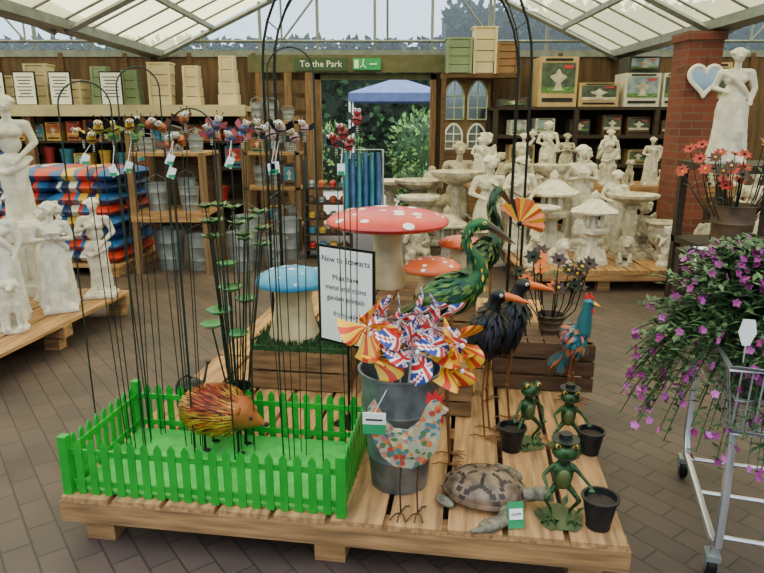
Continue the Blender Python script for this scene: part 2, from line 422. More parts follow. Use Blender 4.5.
# ---------------- hedgehog
b=MB(); base=MB(); base.ell((0,0,0),(.135,.088,.085),None,n=(20,14)); base.cap((.09,0,-.015),(.165,0,-.045),.055,.012,None); base.ell((-.03,0,-.03),(.11,.075,.06),None)
vs,fs=remesh(base,.008,3); HB=mat('hedgehog_face',(158,88,40),.5,.3,var=.3); b.add(vs,fs,HB)
hc=[mat('quill_red',(150,36,24),.45,.3),mat('quill_orange',(190,92,30),.45,.3),mat('quill_yellow',(206,160,56),.45,.3),mat('quill_brown',(76,42,24),.5,.3)]
q=random.Random(5)
for i in range(1500):
    x=q.uniform(-1,.62); u=q.uniform(0,2*pi); s=math.sqrt(max(0,1-x*x)); n_=Vector((x,s*math.cos(u),s*math.sin(u)))
    if n_.z<-.75: continue
    p=Vector((n_.x*.135,n_.y*.088,n_.z*.085)); d=(n_*.3+Vector((-.8,0,.35*n_.z))).normalized()
    k=[0,1,3][i%3] if (n_.z>.25 and -.6<n_.x<.35) else [2,1,2,3][i%4]
    b.blade(p,d,n_,.055,.006,hc[k],.06)
b.ell((.176,0,-.047),(.011,.011,.010),INK)
for s in(-1,1): b.ell((.125,s*.036,-.008),(.008,.006,.008),INK); b.ell((.085,s*.055,.03),(.008,.018,.018),HB)
for sx in(-.07,.07):
    for sy in(-.04,.04):
        b.tube([(sx,sy,-.05),(sx,sy,-.155)],.005,BLK,6); b.ell((sx+.01,sy,-.157),(.018,.01,.006),BLK)
b.make('hedgehog_ornament',(-.635,2.36,.375),-.15,1.0)

# ---------------- bucket with pinwheels
def bucket(b,r0,r1,h,m,n=32,handle=True,c=(0,0,0),rib=True):
    pr=[(0.001,.004),(r0*.97,.004),(r0,0),(r0,.012)]
    if rib:
        for f in(.28,.68):
            r=r0+(r1-r0)*f; pr+=[(r,h*f-.008),(r+.004,h*f),(r+.001,h*f+.008)]
    pr+=[(r1,h-.01),(r1+.006,h-.006),(r1+.006,h),(r1-.003,h),(r0+(r1-r0)*.5-.004,h*.5),(0.002,h*.45)]
    b.lathe(pr,m,c,n)
    if handle:
        for s in(-1,1):
            zz=h*.8; rr=r0+(r1-r0)*.8
            b.tube([(c[0]+s*(rr),c[1]-.04,c[2]+zz),(c[0]+s*(rr+.03),c[1]-.035,c[2]+zz+.01),(c[0]+s*(rr+.03),c[1]+.035,c[2]+zz+.01),(c[0]+s*rr,c[1]+.04,c[2]+zz)],.005,m,6)
b=MB(); bucket(b,.105,.146,.45,GALV,40,False,rib=True)
b.make('galvanised_bucket',(.065,2.14,.2))
def jack(u,v):
    if abs(u)<.13 or abs(v)<.15: return REDP
    if abs(u)<.25 or abs(v)<.30: return WHITE
    d=abs(abs(u)-abs(v))
    if d<.09: return REDP
    if d<.24: return WHITE
    return BLUP
FR=mat('flag_red',(206,54,34),.5,var=.1)
def esp(u,v): return YEL if int((v+1)*3.2)%2==0 else FR
def pinwheel(b,c,Rr,tilt,fn,np=4,stick=None):
    M0=b.M; b.M=M0@Matrix.Translation(c)@Euler(tilt).to_matrix().to_4x4()
    for k in range(np):
        a0=2*pi*k/np; vs=[];fs=[];ms=[]; nu,nv=14,14
        for i in range(nu+1):
            s=i/nu
            for j in range(nv+1):
                t=j/nv
                th=t*1.15*(2*pi/np)*.62
                rr=Rr*s*(1+.18*math.cos(th*2)-.25*t)
                px=rr*math.cos(th); pz=rr*math.sin(th)
                py=-.055*math.sin(pi*min(1,t*1.1))*s-.05*t*s+.01*math.sin(s*6)
                ca,sa=math.cos(a0),math.sin(a0)
                vs.append((px*ca-pz*sa,py,px*sa+pz*ca))
        for i in range(nu):
            for j in range(nv):
                fs.append((i*(nv+1)+j,(i+1)*(nv+1)+j,(i+1)*(nv+1)+j+1,i*(nv+1)+j+1)); ms.append(fn(((i+.5)/nu)*2-1,(j+.5)/nv*2-1))
        b.add(vs,fs,ms,False)
    b.ell((0,-.06,0),(.009,.006,.009),WHITE); b.tube([(0,-.06,0),(0,.012,0)],.002,CHROME,5)
    b.M=M0
    if stick: b.tube([Vector(c)+Vector((0,.015,0)),stick],.004,WHITE,6)
b=MB()
pw=[((-.115,-.02,.605),.10,(.1,.4,.25),esp),((-.085,-.06,.515),.085,(-.3,.3,.9),esp),((.0,-.04,.635),.10,(.1,-.2,.5),jack),((.045,-.08,.54),.10,(-.3,.2,.1),jack),((.115,-.03,.61),.115,(-.1,-.2,.9),jack),((.195,-.03,.55),.09,(-.2,-.4,.3),esp),((.165,-.06,.48),.08,(.1,-.3,.8),esp),((-.05,.06,.61),.085,(0,.2,0),jack),((.06,.07,.63),.09,(0,.1,.6),jack)]
for i,(c,r,t,f) in enumerate(pw):
    pinwheel(b,c,r,t,f,4,(c[0]*.3,c[1]*.3+.01,.22))
b.make('flag_pinwheels',(.065,2.14,.2))

# ---------------- floral hen
def flor():
    m=bpy.data.materials.new('floral'); m.use_nodes=True; nt=m.node_tree;N=nt.nodes;L=nt.links;bb=N['Principled BSDF']
    tc=N.new('ShaderNodeTexCoord'); v=N.new('ShaderNodeTexVoronoi'); v.inputs['Scale'].default_value=55; L.new(tc.outputs['Object'],v.inputs['Vector'])
    hs=N.new('ShaderNodeValToRGB'); hs.color_ramp.interpolation='CONSTANT'
    cols=[(170,62,50),(150,160,140),(64,112,124),(196,172,132),(196,112,50),(80,110,66),(180,104,98)]
    e=hs.color_ramp.elements; e[0].position=0;e[0].color=lin(cols[0]); e[1].position=1/7;e[1].color=lin(cols[1])
    for i in range(2,7): k=e.new(i/7); k.color=lin(cols[i])
    sx=N.new('ShaderNodeSeparateColor'); L.new(v.outputs['Color'],sx.inputs[0]); L.new(sx.outputs[0],hs.inputs[0])
    cr=N.new('ShaderNodeValToRGB'); cr.color_ramp.elements[0].position=.55;cr.color_ramp.elements[0].color=(0,0,0,1);cr.color_ramp.elements[1].position=.62
    L.new(v.outputs['Distance'],cr.inputs[0]); mx=N.new('ShaderNodeMix'); mx.data_type='RGBA'; L.new(cr.outputs[0],mx.inputs[0]); L.new(hs.outputs[0],mx.inputs[6]); mx.inputs[7].default_value=lin((164,156,132))
    L.new(mx.outputs[2],bb.inputs['Base Color']); bb.inputs['Roughness'].default_value=.45
    return m
FLO=flor()
hen=[(-.125,.37),(-.105,.40),(-.075,.335),(-.045,.30),(0,.295),(.035,.325),(.055,.375),(.07,.405),(.085,.412),(.098,.40),(.105,.383),(.125,.372),(.104,.362),(.098,.33),(.10,.29),(.085,.235),(.055,.195),(.015,.175),(-.04,.18),(-.08,.215),(-.105,.27),(-.13,.33)]
b=MB(); b.poly(hen,.03,FLO)
b.poly([(.055,.395),(.06,.43),(.075,.415),(.085,.438),(.095,.413),(.108,.425),(.105,.395),(.085,.40)],.012,REDP); b.poly([(.102,.358),(.112,.34),(.105,.325),(.097,.34)],.012,REDP)
b.poly([(-.06,.28),(-.02,.285),(.03,.27),(.055,.24),(.02,.215),(-.03,.225)],.045,FLO)
RW=mat('rust_wire',(84,62,46),.6,.5)
for s in(-.02,.035):
    b.tube([(s,0,.185),(s-.004,.004,.10),(s,0,.006)],.0035,RW,6)
    for a in(-.7,-.2,.3,2.6): b.tube([(s,0,.006),(s+.03*math.sin(a),-.028*math.cos(a),.014),(s+.055*math.sin(a),-.05*math.cos(a),.003)],.0028,RW,5)
b.make('floral_hen_ornament',(.085,1.92,.2),-.05,1.05)
b=MB(); b.box((0,0,0),(.075,.004,.075),PAPER,(0.05,0,0)); b.box((0,-.003,-.020),(.075,.002,.034),TAGG); b.box((0,-.003,.013),(.055,.002,.006),INK); b.tube([(0,.0,.036),(0.03,.11,.07)],.001,PAPER,4)
b.make('price_label',(-.025,1.89,.555),-.1)
# ---------------- A3 sign
b=MB(); b.box((0,0,.59),(.30,.006,.43),BLK); b.box((0,-.004,.59),(.276,.003,.406),PAPER); b.tube([(0,.008,.0),(0,.008,.6)],.006,BLK,6); b.box((0,.008,.005),(.12,.12,.01),BLK)
Mx=lambda z:Matrix.Translation((0,-.0065,z))@Euler((pi/2,0,0)).to_matrix().to_4x4()
for t,z,sz in(('New to Stewarts',.735,.037),('Must have',.66,.034),('metal and stone',.615,.034),('garden animals',.57,.034),('from only',.50,.034),('£9.99',.45,.042)): b.text(t,sz,INK,Mx(z))
b.make('display_sign',(-.15,2.60,.19),-.62)

# ---------------- crates
def crate(name,loc,w,d,h,rz=0,m=CR,ns=3):
    b=MB(); sh=h/ns
    for i in range(ns):
        z0=i*sh+.006; z1=(i+1)*sh-.006
        b.b2((-w/2,-d/2,z0),(w/2,-d/2+.014,z1),m); b.b2((-w/2,d/2-.014,z0),(w/2,d/2,z1),m)
        b.b2((-w/2,-d/2+.014,z0),(-w/2+.014,d/2-.014,z1),m); b.b2((w/2-.014,-d/2+.014,z0),(w/2,d/2-.014,z1),m)
    for sx in(-1,1):
        for sy in(-1,1): b.box((sx*(w/2-.03),sy*(d/2-.03),h/2),(.035,.035,h),m)
    k=6
    for i in range(k):
        x0=-w/2+.002+i*w/k; b.b2((x0,-d/2+.002,h-.012),(x0+w/k-.008,d/2-.002,h),m)
    return b.make(name,loc,rz)
crate('wooden_crate',(-.38,3.17,.2),.50,.44,.20,RZ,ns=2)
crate('wooden_crate',(.22,2.86,.2),.42,.36,.22,RZ)
crate('wooden_crate',(.20,3.39,.2),.62,.54,.42,RZ,ns=4)
crate('wooden_crate',(.82,3.12,.2),.48,.34,.25,RZ,WD)
b=MB(); b.box((0,0,.012),(.48,.42,.024),GRASS)
for i in range(1500):
    b.blade((R.uniform(-.24,.24),R.uniform(-.21,.21),.022),(R.uniform(-.5,.5),R.uniform(-.5,.5),1),(0,-1,0),.04,.006,GRASS)
b.make('artificial_grass_mat',(-.38,3.17,.40),RZ)
def toadstool(name,loc,H,Rc,cm,rz=0,sr=.45,spots=16,seed=1,fl=.42):
    b=MB(); q=random.Random(seed); s=Rc*sr; hc=Rc*fl; z0=H-hc
    b.lathe([(s*1.15,0),(s*1.2,H*.06),(s,H*.25),(s*.85,z0*.7),(s*.95,z0*1.0),(s*1.0,z0+hc*.2)],CREAM,n=28,fold=lambda a,z:.025*math.sin(7*a))
    pr=[(s*.8,z0+.02*Rc),(Rc*.9,z0-.04*Rc),(Rc*.985,z0+.0),(Rc,z0+hc*.12)]
    for i in range(1,9): a=pi/2*i/8; pr.append((max(.001,Rc*math.cos(a)),z0+hc*.12+hc*.88*math.sin(a)))
    b.lathe(pr,[CREAM,cm,cm,cm,cm,cm,cm,cm,cm,cm,cm],n=40)
    for i in range(spots):
        el=.15+1.25*((i+.5)/spots); az=i*2.4+q.uniform(-.5,.5); k=q.uniform(.035,.10)*Rc
        n_=Vector((math.cos(el)*math.cos(az),math.cos(el)*math.sin(az),math.sin(el)))
        p=Vector((n_.x*Rc,n_.y*Rc,z0+hc*.12+n_.z*hc*.88)); nn=Vector((n_.x/Rc,n_.y/Rc,n_.z/(hc*.88))).normalized()
        e=nn.to_track_quat('Z','Y').to_euler(); b.ell(p,(k,k*.8,k*.12),WHITE,e,n=(12,6))
    return b.make(name,loc,rz)
toadstool('toadstool_stool',(-.45,3.12,.424),.37,.185,BLUE,seed=3,sr=.58,fl=.45)
toadstool('toadstool_stool',(-.225,3.27,.424),.36,.14,BLUE,seed=4,sr=.5)
toadstool('toadstool_table',(.03,3.42,.62),.43,.33,RED,sr=.27,spots=22,seed=5,fl=.25)
toadstool('toadstool_stool',(.26,3.22,.62),.20,.15,ORANGE,seed=6,sr=.5)
toadstool('toadstool_stool',(.43,3.47,.62),.27,.12,ORANGE,seed=7,sr=.5)

# ---------------- birds
def feather(b,c,r,rot,ms,n,L,W,q,back=Vector((-1,0,-.35)),zmin=-1.0):
    E=Euler(rot).to_matrix()
    for i in range(n):
        x=q.uniform(-1,.85); u=q.uniform(0,2*pi); s=math.sqrt(max(0,1-x*x)); n_=Vector((x,s*math.cos(u),s*math.sin(u)))
        p=Vector(c)+E@Vector((n_.x*r[0],n_.y*r[1],n_.z*r[2])); nn=(E@Vector((n_.x/r[0],n_.y/r[1],n_.z/r[2]))).normalized()
        d=back-nn*back.dot(nn); d=d.normalized()+nn*.18
        b.blade(p,d,nn,L*q.uniform(.7,1.2),W,q.choice(ms),.08)
LEG=mat('bird_leg',(128,84,46),.5,.4)
def legs(b,hip,h,m=LEG,sp=.035,kx=.015):
    for s in(-1,1):
        x,y=hip[0],s*sp
        b.tube([(x,y,h),(x-kx,y,h*.52),(x+.005,y*1.2,.008)],[.006,.0045,.004],m,7); b.ell((x-kx,y,h*.52),(.008,.007,.01),m,n=(8,6))
        for a in(-.5,0,.5,pi): b.tube([(x+.005,y*1.2,.008),(x+.005+.035*math.cos(a),y*1.2+.035*math.sin(a),.013),(x+.005+.065*math.cos(a),y*1.2+.065*math.sin(a),.003)],[.004,.0035,.002],m,5)
hg=[mat('heron_green',(30,84,42),.4,.4),mat('heron_teal',(20,62,54),.4,.4),mat('heron_lime',(84,110,42),.4,.4)]
def heron(name,loc,rz,sc=1,cm=hg,body=(.115,.058,.066),beak=True):
    q=random.Random(4); b=MB(); a=MB()
    a.ell((-.01,0,.68),body,None,(0,-.45,0)); a.cap((-.07,0,.65),(-.16,0,.60),.04,.012,None)
    nk=[(.07,0,.715),(.098,0,.765),(.085,0,.815),(.052,0,.855),(.04,0,.90),(.06,0,.935),(.088,0,.945)]; rr=[.045,.033,.024,.019,.018,.020,.024]
    for i in range(len(nk)-1): a.cap(nk[i],nk[i+1],rr[i],rr[i+1],None)
    a.ell((.095,0,.942),(.036,.022,.023),None)
    vs,fs=remesh(a,.007,2); b.add(vs,fs,cm[0])
    feather(b,(-.01,0,.68),[k+.003 for k in body],(0,-.45,0),cm,520,.05,.016,q,Vector((-1,0,-.5)))
    for i in range(26): b.blade((-.10+q.uniform(-.05,.02),q.uniform(-.03,.03),.63+q.uniform(-.02,.02)),(-1,q.uniform(-.15,.15),-.6+q.uniform(-.1,.1)),(0,0,1),.11,.018,q.choice(cm),.03)
    for i in range(120):
        k=q.randrange(len(nk)-1); f=q.random(); p=Vector(nk[k]).lerp(Vector(nk[k+1]),f); r=rr[k]; u=q.uniform(0,2*pi); n_=Vector((math.cos(u),math.sin(u),0))
        b.blade(p+n_*r,(n_.x*.2,n_.y*.2,-1),n_,.03,.01,q.choice([cm[2],YEL,cm[0]]) if n_.x>.2 else q.choice(cm),.05)
    b.tube([(.115,0,.942),(.16,0,.915),(.215,0,.875)],[.016,.010,.002],mat('beak_dark',(60,50,38),.4,.3),8)
    b.tube([(.12,0,.934),(.16,0,.906),(.205,0,.873)],[.012,.007,.002],LEG,8)
    for s in(-1,1): b.ell((.105,s*.02,.95),(.007,.004,.007),YEL,n=(8,6)); b.ell((.105,s*.0235,.95),(.0035,.002,.0035),INK,n=(6,4))
    for i in range(5): b.blade((.07,q.uniform(-.01,.01),.955),(-1,q.uniform(-.2,.2),.25+i*.08),(0,0,1),.07,.008,cm[1],.1)
    legs(b,(0,0),.63)
    return b.make(name,loc,rz,sc)
heron('heron_ornament',(.262,2.28,.2),-.15,1.0)
heron('heron_ornament',(.47,2.86,.2),.9,1.05,[mat('heron_dark2',(28,58,40),.4,.4),mat('heron_dark',(22,32,28),.4,.4),hg[2]],(.085,.045,.05))
pk=[mat('pel_black',(20,20,24),.4,.4),mat('pel_brown',(40,32,30),.5,.3),mat('pel_navy',(26,30,44),.4,.5)]
def pelican(name,loc,rz,sc=1,cm=pk):
    q=random.Random(8); b=MB(); a=MB()
    a.ell((-.01,0,.45),(.062,.056,.11),None,(0,.2,0)); a.cap((-.02,0,.37),(-.045,0,.31),.04,.012,None)
    nk=[(.0,0,.54),(.012,0,.575),(.02,0,.60)]; rr=[.038,.028,.026]
    for i in range(2): a.cap(nk[i],nk[i+1],rr[i],rr[i+1],None)
    a.ell((.028,0,.605),(.036,.028,.028),None)
    vs,fs=remesh(a,.007,2); b.add(vs,fs,cm[0])
    feather(b,(-.01,0,.45),(.064,.058,.112),(0,.2,0),cm,380,.065,.02,q,Vector((-.3,0,-1)))
    b.tube([(.05,0,.607),(.10,0,.60),(.15,0,.588)],[.017,.013,.003],ORP,9)
    for s in(-1,1): b.ell((.043,s*.026,.614),(.007,.004,.007),WHITE,n=(8,6)); b.ell((.045,s*.0295,.614),(.0035,.002,.0035),INK,n=(6,4))
    legs(b,(0,0),.36,LEG)
    return b.make(name,loc,rz,sc)
pelican('crow_ornament',(.445,2.50,.2),-.4,1.02); pelican('crow_ornament',(.56,2.60,.2),-.15,1.05)
def rooster(name,loc,rz,sc=1):
    q=random.Random(9); b=MB(); a=MB(); tc_=[mat('roo_teal',(50,110,120),.4,.4),mat('roo_pink',(160,84,104),.4,.4),mat('roo_org',(190,110,60),.4,.4)]
    a.ell((0,0,.26),(.045,.038,.065),None,(0,-.3,0)); a.cap((.025,0,.30),(.035,0,.40),.033,.02,None); a.ell((.04,0,.415),(.024,.018,.022),None); a.cap((-.02,0,.22),(-.03,0,.16),.03,.015,None)
    vs,fs=remesh(a,.006,2); b.add(vs,fs,tc_[0]); feather(b,(0,0,.26),(.047,.04,.067),(0,-.3,0),tc_,220,.035,.014,q,Vector((-.5,0,-1)))
    for i in range(22): 
        t=q.uniform(.9,1.9); b.blade((-.03,q.uniform(-.012,.012),.22),(-math.cos(t-.4)*.7,q.uniform(-.15,.15),-math.sin(t-.4)),(0,1,0),.11,.02,q.choice(tc_),.1)
    b.M=Matrix.Translation((-.015,0,.03))
    b.poly([(.035,.395),(.04,.425),(.05,.41),(.058,.43),(.066,.41),(.076,.418),(.072,.395)],.008,REDP); b.poly([(.068,.375),(.078,.355),(.068,.345),(.06,.36)],.01,REDP)
    b.tube([(.073,0,.388),(.098,0,.38)],[.009,.001],YEL,6)
    for s in(-1,1): b.ell((.063,s*.016,.39),(.004,.003,.004),INK,n=(6,4))
    b.M=Matrix.Identity(4)
    legs(b,(0,0),.22,LEG,.02,.008)
    return b.make(name,loc,rz,sc)
rooster('rooster_ornament',(.90,2.82,.2),-.6,1.2)
# orange/yellow striped fan stake on rear crate
b=MB(); nf=13
for k in range(nf):
    a0=-.9+2.9*k/nf; a1=-.9+2.9*(k+1)/nf; zz=.6
    y0=-.008 if k%2 else .008
    b.add([(0,0,zz),(.125*math.sin(a0),-y0,zz+.125*math.cos(a0)),(.135*math.sin((a0+a1)/2),y0*.5,zz+.135*math.cos((a0+a1)/2)),(.125*math.sin(a1),y0,zz+.125*math.cos(a1))],[(0,1,2,3)],[ORP,YEL,BLK if k%4==2 else ORP][k%3],False)
b.tube([(0,.004,0),(0,.004,.6)],.003,BLK,5); b.ell((0,-.01,.6),(.014,.008,.014),BLK)
b.make('striped_fan_stake',(.665,3.08,.45),0,.95)

# ---------------- turtle
b=MB(); a=MB(); SK=mat('turtle_skin',(112,106,90),.6,var=.4,ns=40,bump=.5)
a.ell((0,0,.035),(.14,.11,.028),None); a.cap((.12,0,.04),(.19,0,.055),.030,.024,None); a.ell((.208,0,.062),(.040,.027,.027),None); a.cap((.22,0,.052),(.243,0,.045),.017,.011,None)
for s in(-1,1):
    pts=[(.09,s*.08,.03),(.10,s*.15,.022),(.06,s*.20,.016),(.0,s*.235,.012)]; rr=[.03,.028,.022,.012]
    for i in range(3): a.cap(pts[i],pts[i+1],rr[i]*.75,rr[i+1]*.75,None)
    a.ell((.06,s*.175,.017),(.06,.035,.013),None,(0,0,-s*.9)); a.ell((-.13,s*.095,.017),(.05,.026,.014),None,(0,0,s*.6))
a.cap((-.12,0,.02),(-.18,0,.012),.014,.004,None)
vs,fs=remesh(a,.007,2); b.add(vs,fs,SK)
SH=mat('turtle_shell',(114,92,74),.35,var=.45,ns=22,bump=.4); SH2=mat('turtle_seam',(52,42,36),.7)
hexs=[(0,0)]+[(.08*sx,0) for sx in(-1,1)]+[(.045*math.cos(a),.07*math.sin(a)) for a in(.95,2.19,-.95,-2.19)]+[(.125*math.cos(a),.088*math.sin(a)) for a in(.45,2.69,-.45,-2.69)]+[(.14,0),(-.14,0),(0,.115),(0,-.115)]
vs=[];fs=[];ms=[]; nr,na=22,72; gs=[]
for i in range(nr+1):
    t=i/nr*pi/2
    for j in range(na):
        u=2*pi*j/na; r=math.cos(t); x=.152*r*math.cos(u); y=.120*r*math.sin(u)
        z=.035+.076*math.sin(t)
        ds=sorted(math.hypot(x-h[0],y-h[1]) for h in hexs); g=ds[1]-ds[0]
        z+=min(.007,g*.7); gs.append(g)
        vs.append((x,y,z))
for i in range(nr):
    for j in range(na):
        f=(i*na+j,i*na+(j+1)%na,(i+1)*na+(j+1)%na,(i+1)*na+j); fs.append(f); ms.append(SH2 if min(gs[k] for k in f)<.0025 else SH)
fs.append(tuple(range(na-1,-1,-1))); ms.append(SH)
b.add(vs,fs,ms)
b.lathe([(.125,.025),(.138,.03),(.136,.042),(.12,.046)],SH,n=36,sx=1.14,sy=.92,fold=lambda a,z:.02*math.sin(14*a))
for s in(-1,1): b.ell((.226,s*.022,.070),(.006,.004,.006),INK,n=(8,6))
b.make('turtle_ornament',(.365,2.02,.2),-.35,.95)
b=MB(); b.box((0,0,.045),(.055,.003,.085),TAGG,(-.35,0,0)); b.box((0,-.0025,.05),(.045,.002,.035),PAPER,(-.35,0,0)); b.text('£24.99',.012,INK,Matrix.Translation((0,-.006,.047))@Euler((pi/2-.35,0,0)).to_matrix().to_4x4()); b.make('price_tag',(.44,1.85,.2),.1)

# ---------------- frogs with pots
FG=mat('frog_green',(46,78,40),.35,.4,var=.5,ns=40); FB=mat('frog_belly',(100,110,62),.4,.3); POT=mat('pot_black',(26,28,30),.5,.3,var=.3,ns=20)
def frog(name,loc,rz,side=1,sc=1,hat=True,po=.13):
    b=MB(); a=MB()
    a.ell((0,0,.165),(.034,.03,.055),None); a.cap((0,0,.20),(0,-.004,.235),.02,.02,None); a.ell((0,-.01,.255),(.044,.036,.03),None)
    for s in(-1,1):
        a.ell((s*.026,-.018,.282),(.016,.016,.016),None)
        a.cap((s*.02,0,.125),(s*.055,-.025,.085),.012,.008,None,8); a.cap((s*.055,-.025,.085),(s*.03,.0,.03),.008,.006,None,8); a.cap((s*.03,0,.03),(s*.032,-.005,.012),.006,.006,None,8)
        e=(s*.065,-.01,.165) if s!=side else (s*.06,-.02,.17); h=(s*.05,-.045,.13) if s!=side else (s*.085,-.035,.145)
        a.cap((s*.03,0,.2),e,.009,.007,None,8); a.cap(e,h,.007,.006,None,8)
        for k in(-1,0,1): a.cap(h,(h[0]+.008*k,h[1]-.016,h[2]-.008),.005,.004,None,6)
        for k in(-.6,0,.6): a.cap((s*.032,-.005,.008),(s*.032+.045*math.sin(k+s*.3),-.005-.045*math.cos(k),.006),.007,.005,None,6)
    vs,fs=remesh(a,.0045,2); b.add(vs,fs,FG)
    b.ell((0,-.012,.16),(.026,.022,.042),FB)
    b.tube([(-.04,-.034,.25),(-.02,-.045,.243),(0,-.047,.241),(.02,-.045,.243),(.04,-.034,.25)],.002,INK,5)
    for s in(-1,1): b.ell((s*.027,-.031,.284),(.009,.006,.010),YEL,n=(10,6)); b.ell((s*.027,-.0365,.284),(.005,.002,.007),INK,n=(8,5))
    if hat: b.lathe([(.045,.292),(.046,.296),(.022,.298),(.02,.315),(.001,.318)],POT,n=18)
    b.lathe([(.001,0),(.075,0),(.078,.003),(.001,.005)],mat('frog_base',(70,84,50),.5,.3),n=18,fold=lambda a,z:.12*math.sin(5*a))
    for i in range(6): b.blade((.05*math.cos(i*1.1),.05*math.sin(i*1.1)+.01,.005),(math.cos(i*1.1)*.6,math.sin(i*1.1)*.6,.6),(0,0,1),.05,.022,FG)
    bucket(b,.04,.056,.11,POT,24,False,(side*po,-.03,0),False)
    b.lathe([(.001,.085),(.05,.085),(.051,.088),(.001,.09)],mat('soil',(52,40,30),.9),(side*po,-.03,0),18)
    b.tube([(side*.085,-.035,.145),(side*.095,-.034,.13),(side*po,-.03,.11)],.002,BLK,5)
    return b.make(name,loc,rz,sc)
frog('frog_planter',(.60,1.90,.2),-.1,1,1.0,po=.12); frog('frog_planter',(.60,2.42,.2),.3,-1,.95,False,.09); frog('frog_planter',(.755,2.38,.2),-.1,1,.90,po=.1)

# ---------------- lotus stakes
b=MB(); LG=mat('lotus_green',(58,124,72),.35,.4,var=.3)
for i,(x,y,z,r) in enumerate([(0,0,.56,.055),(-.05,-.02,.46,.06),(.06,.03,.50,.05),(-.10,.02,.38,.055),(.03,-.05,.36,.05),(-.02,.04,.66,.045)]):
    b.tube([(x*.3,y*.3,0),(x*.7,y,.2),(x,y,z)],.004,GRNROD,6)
    b.lathe([(.001,z),(r*.6,z+.004),(r,z+.02),(r*.97,z+.024),(r*.55,z+.009),(.001,z+.006)],LG,(x,y,0),n=20,fold=lambda a,zz:.05*math.sin(6*a))
for i in range(14):
    a=i*1.3; x,y=.12*math.cos(a)+.03,.07*math.sin(a); h=.76+.014*i; b.tube([(x*.3,y*.3,0),(x,y,h)],.003,GRNROD,5)
    for k in range(6): u=k*2*pi/6; b.blade((x,y,h),(math.cos(u),math.sin(u),.5),(0,0,1),.058,.040,LG if k%2 else FG,.1)
b.lathe([(.05,0),(.075,.01),(.08,.1),(.072,.1),(.06,.02)],POT,n=20)
b.make('lotus_leaf_ornament',(-.68,2.78,.2))
b=MB(); b.lathe([(.07,0),(.075,.01),(.075,.13),(.05,.155),(.02,.16),(.001,.16)],POT,n=24); b.tube([(.06,0,.04),(.13,0,.10),(.17,0,.19)],[.012,.009,.006],POT,8); b.lathe([(.008,.185),(.022,.205),(.001,.208)],POT,(.175,0,0),12)
b.tube([(-.07,0,.04),(-.12,0,.09),(-.09,0,.18),(-.02,0,.19),(.03,0,.15)],.006,POT,6); b.make('watering_can',(-.90,2.78,.2),1.2,.85)

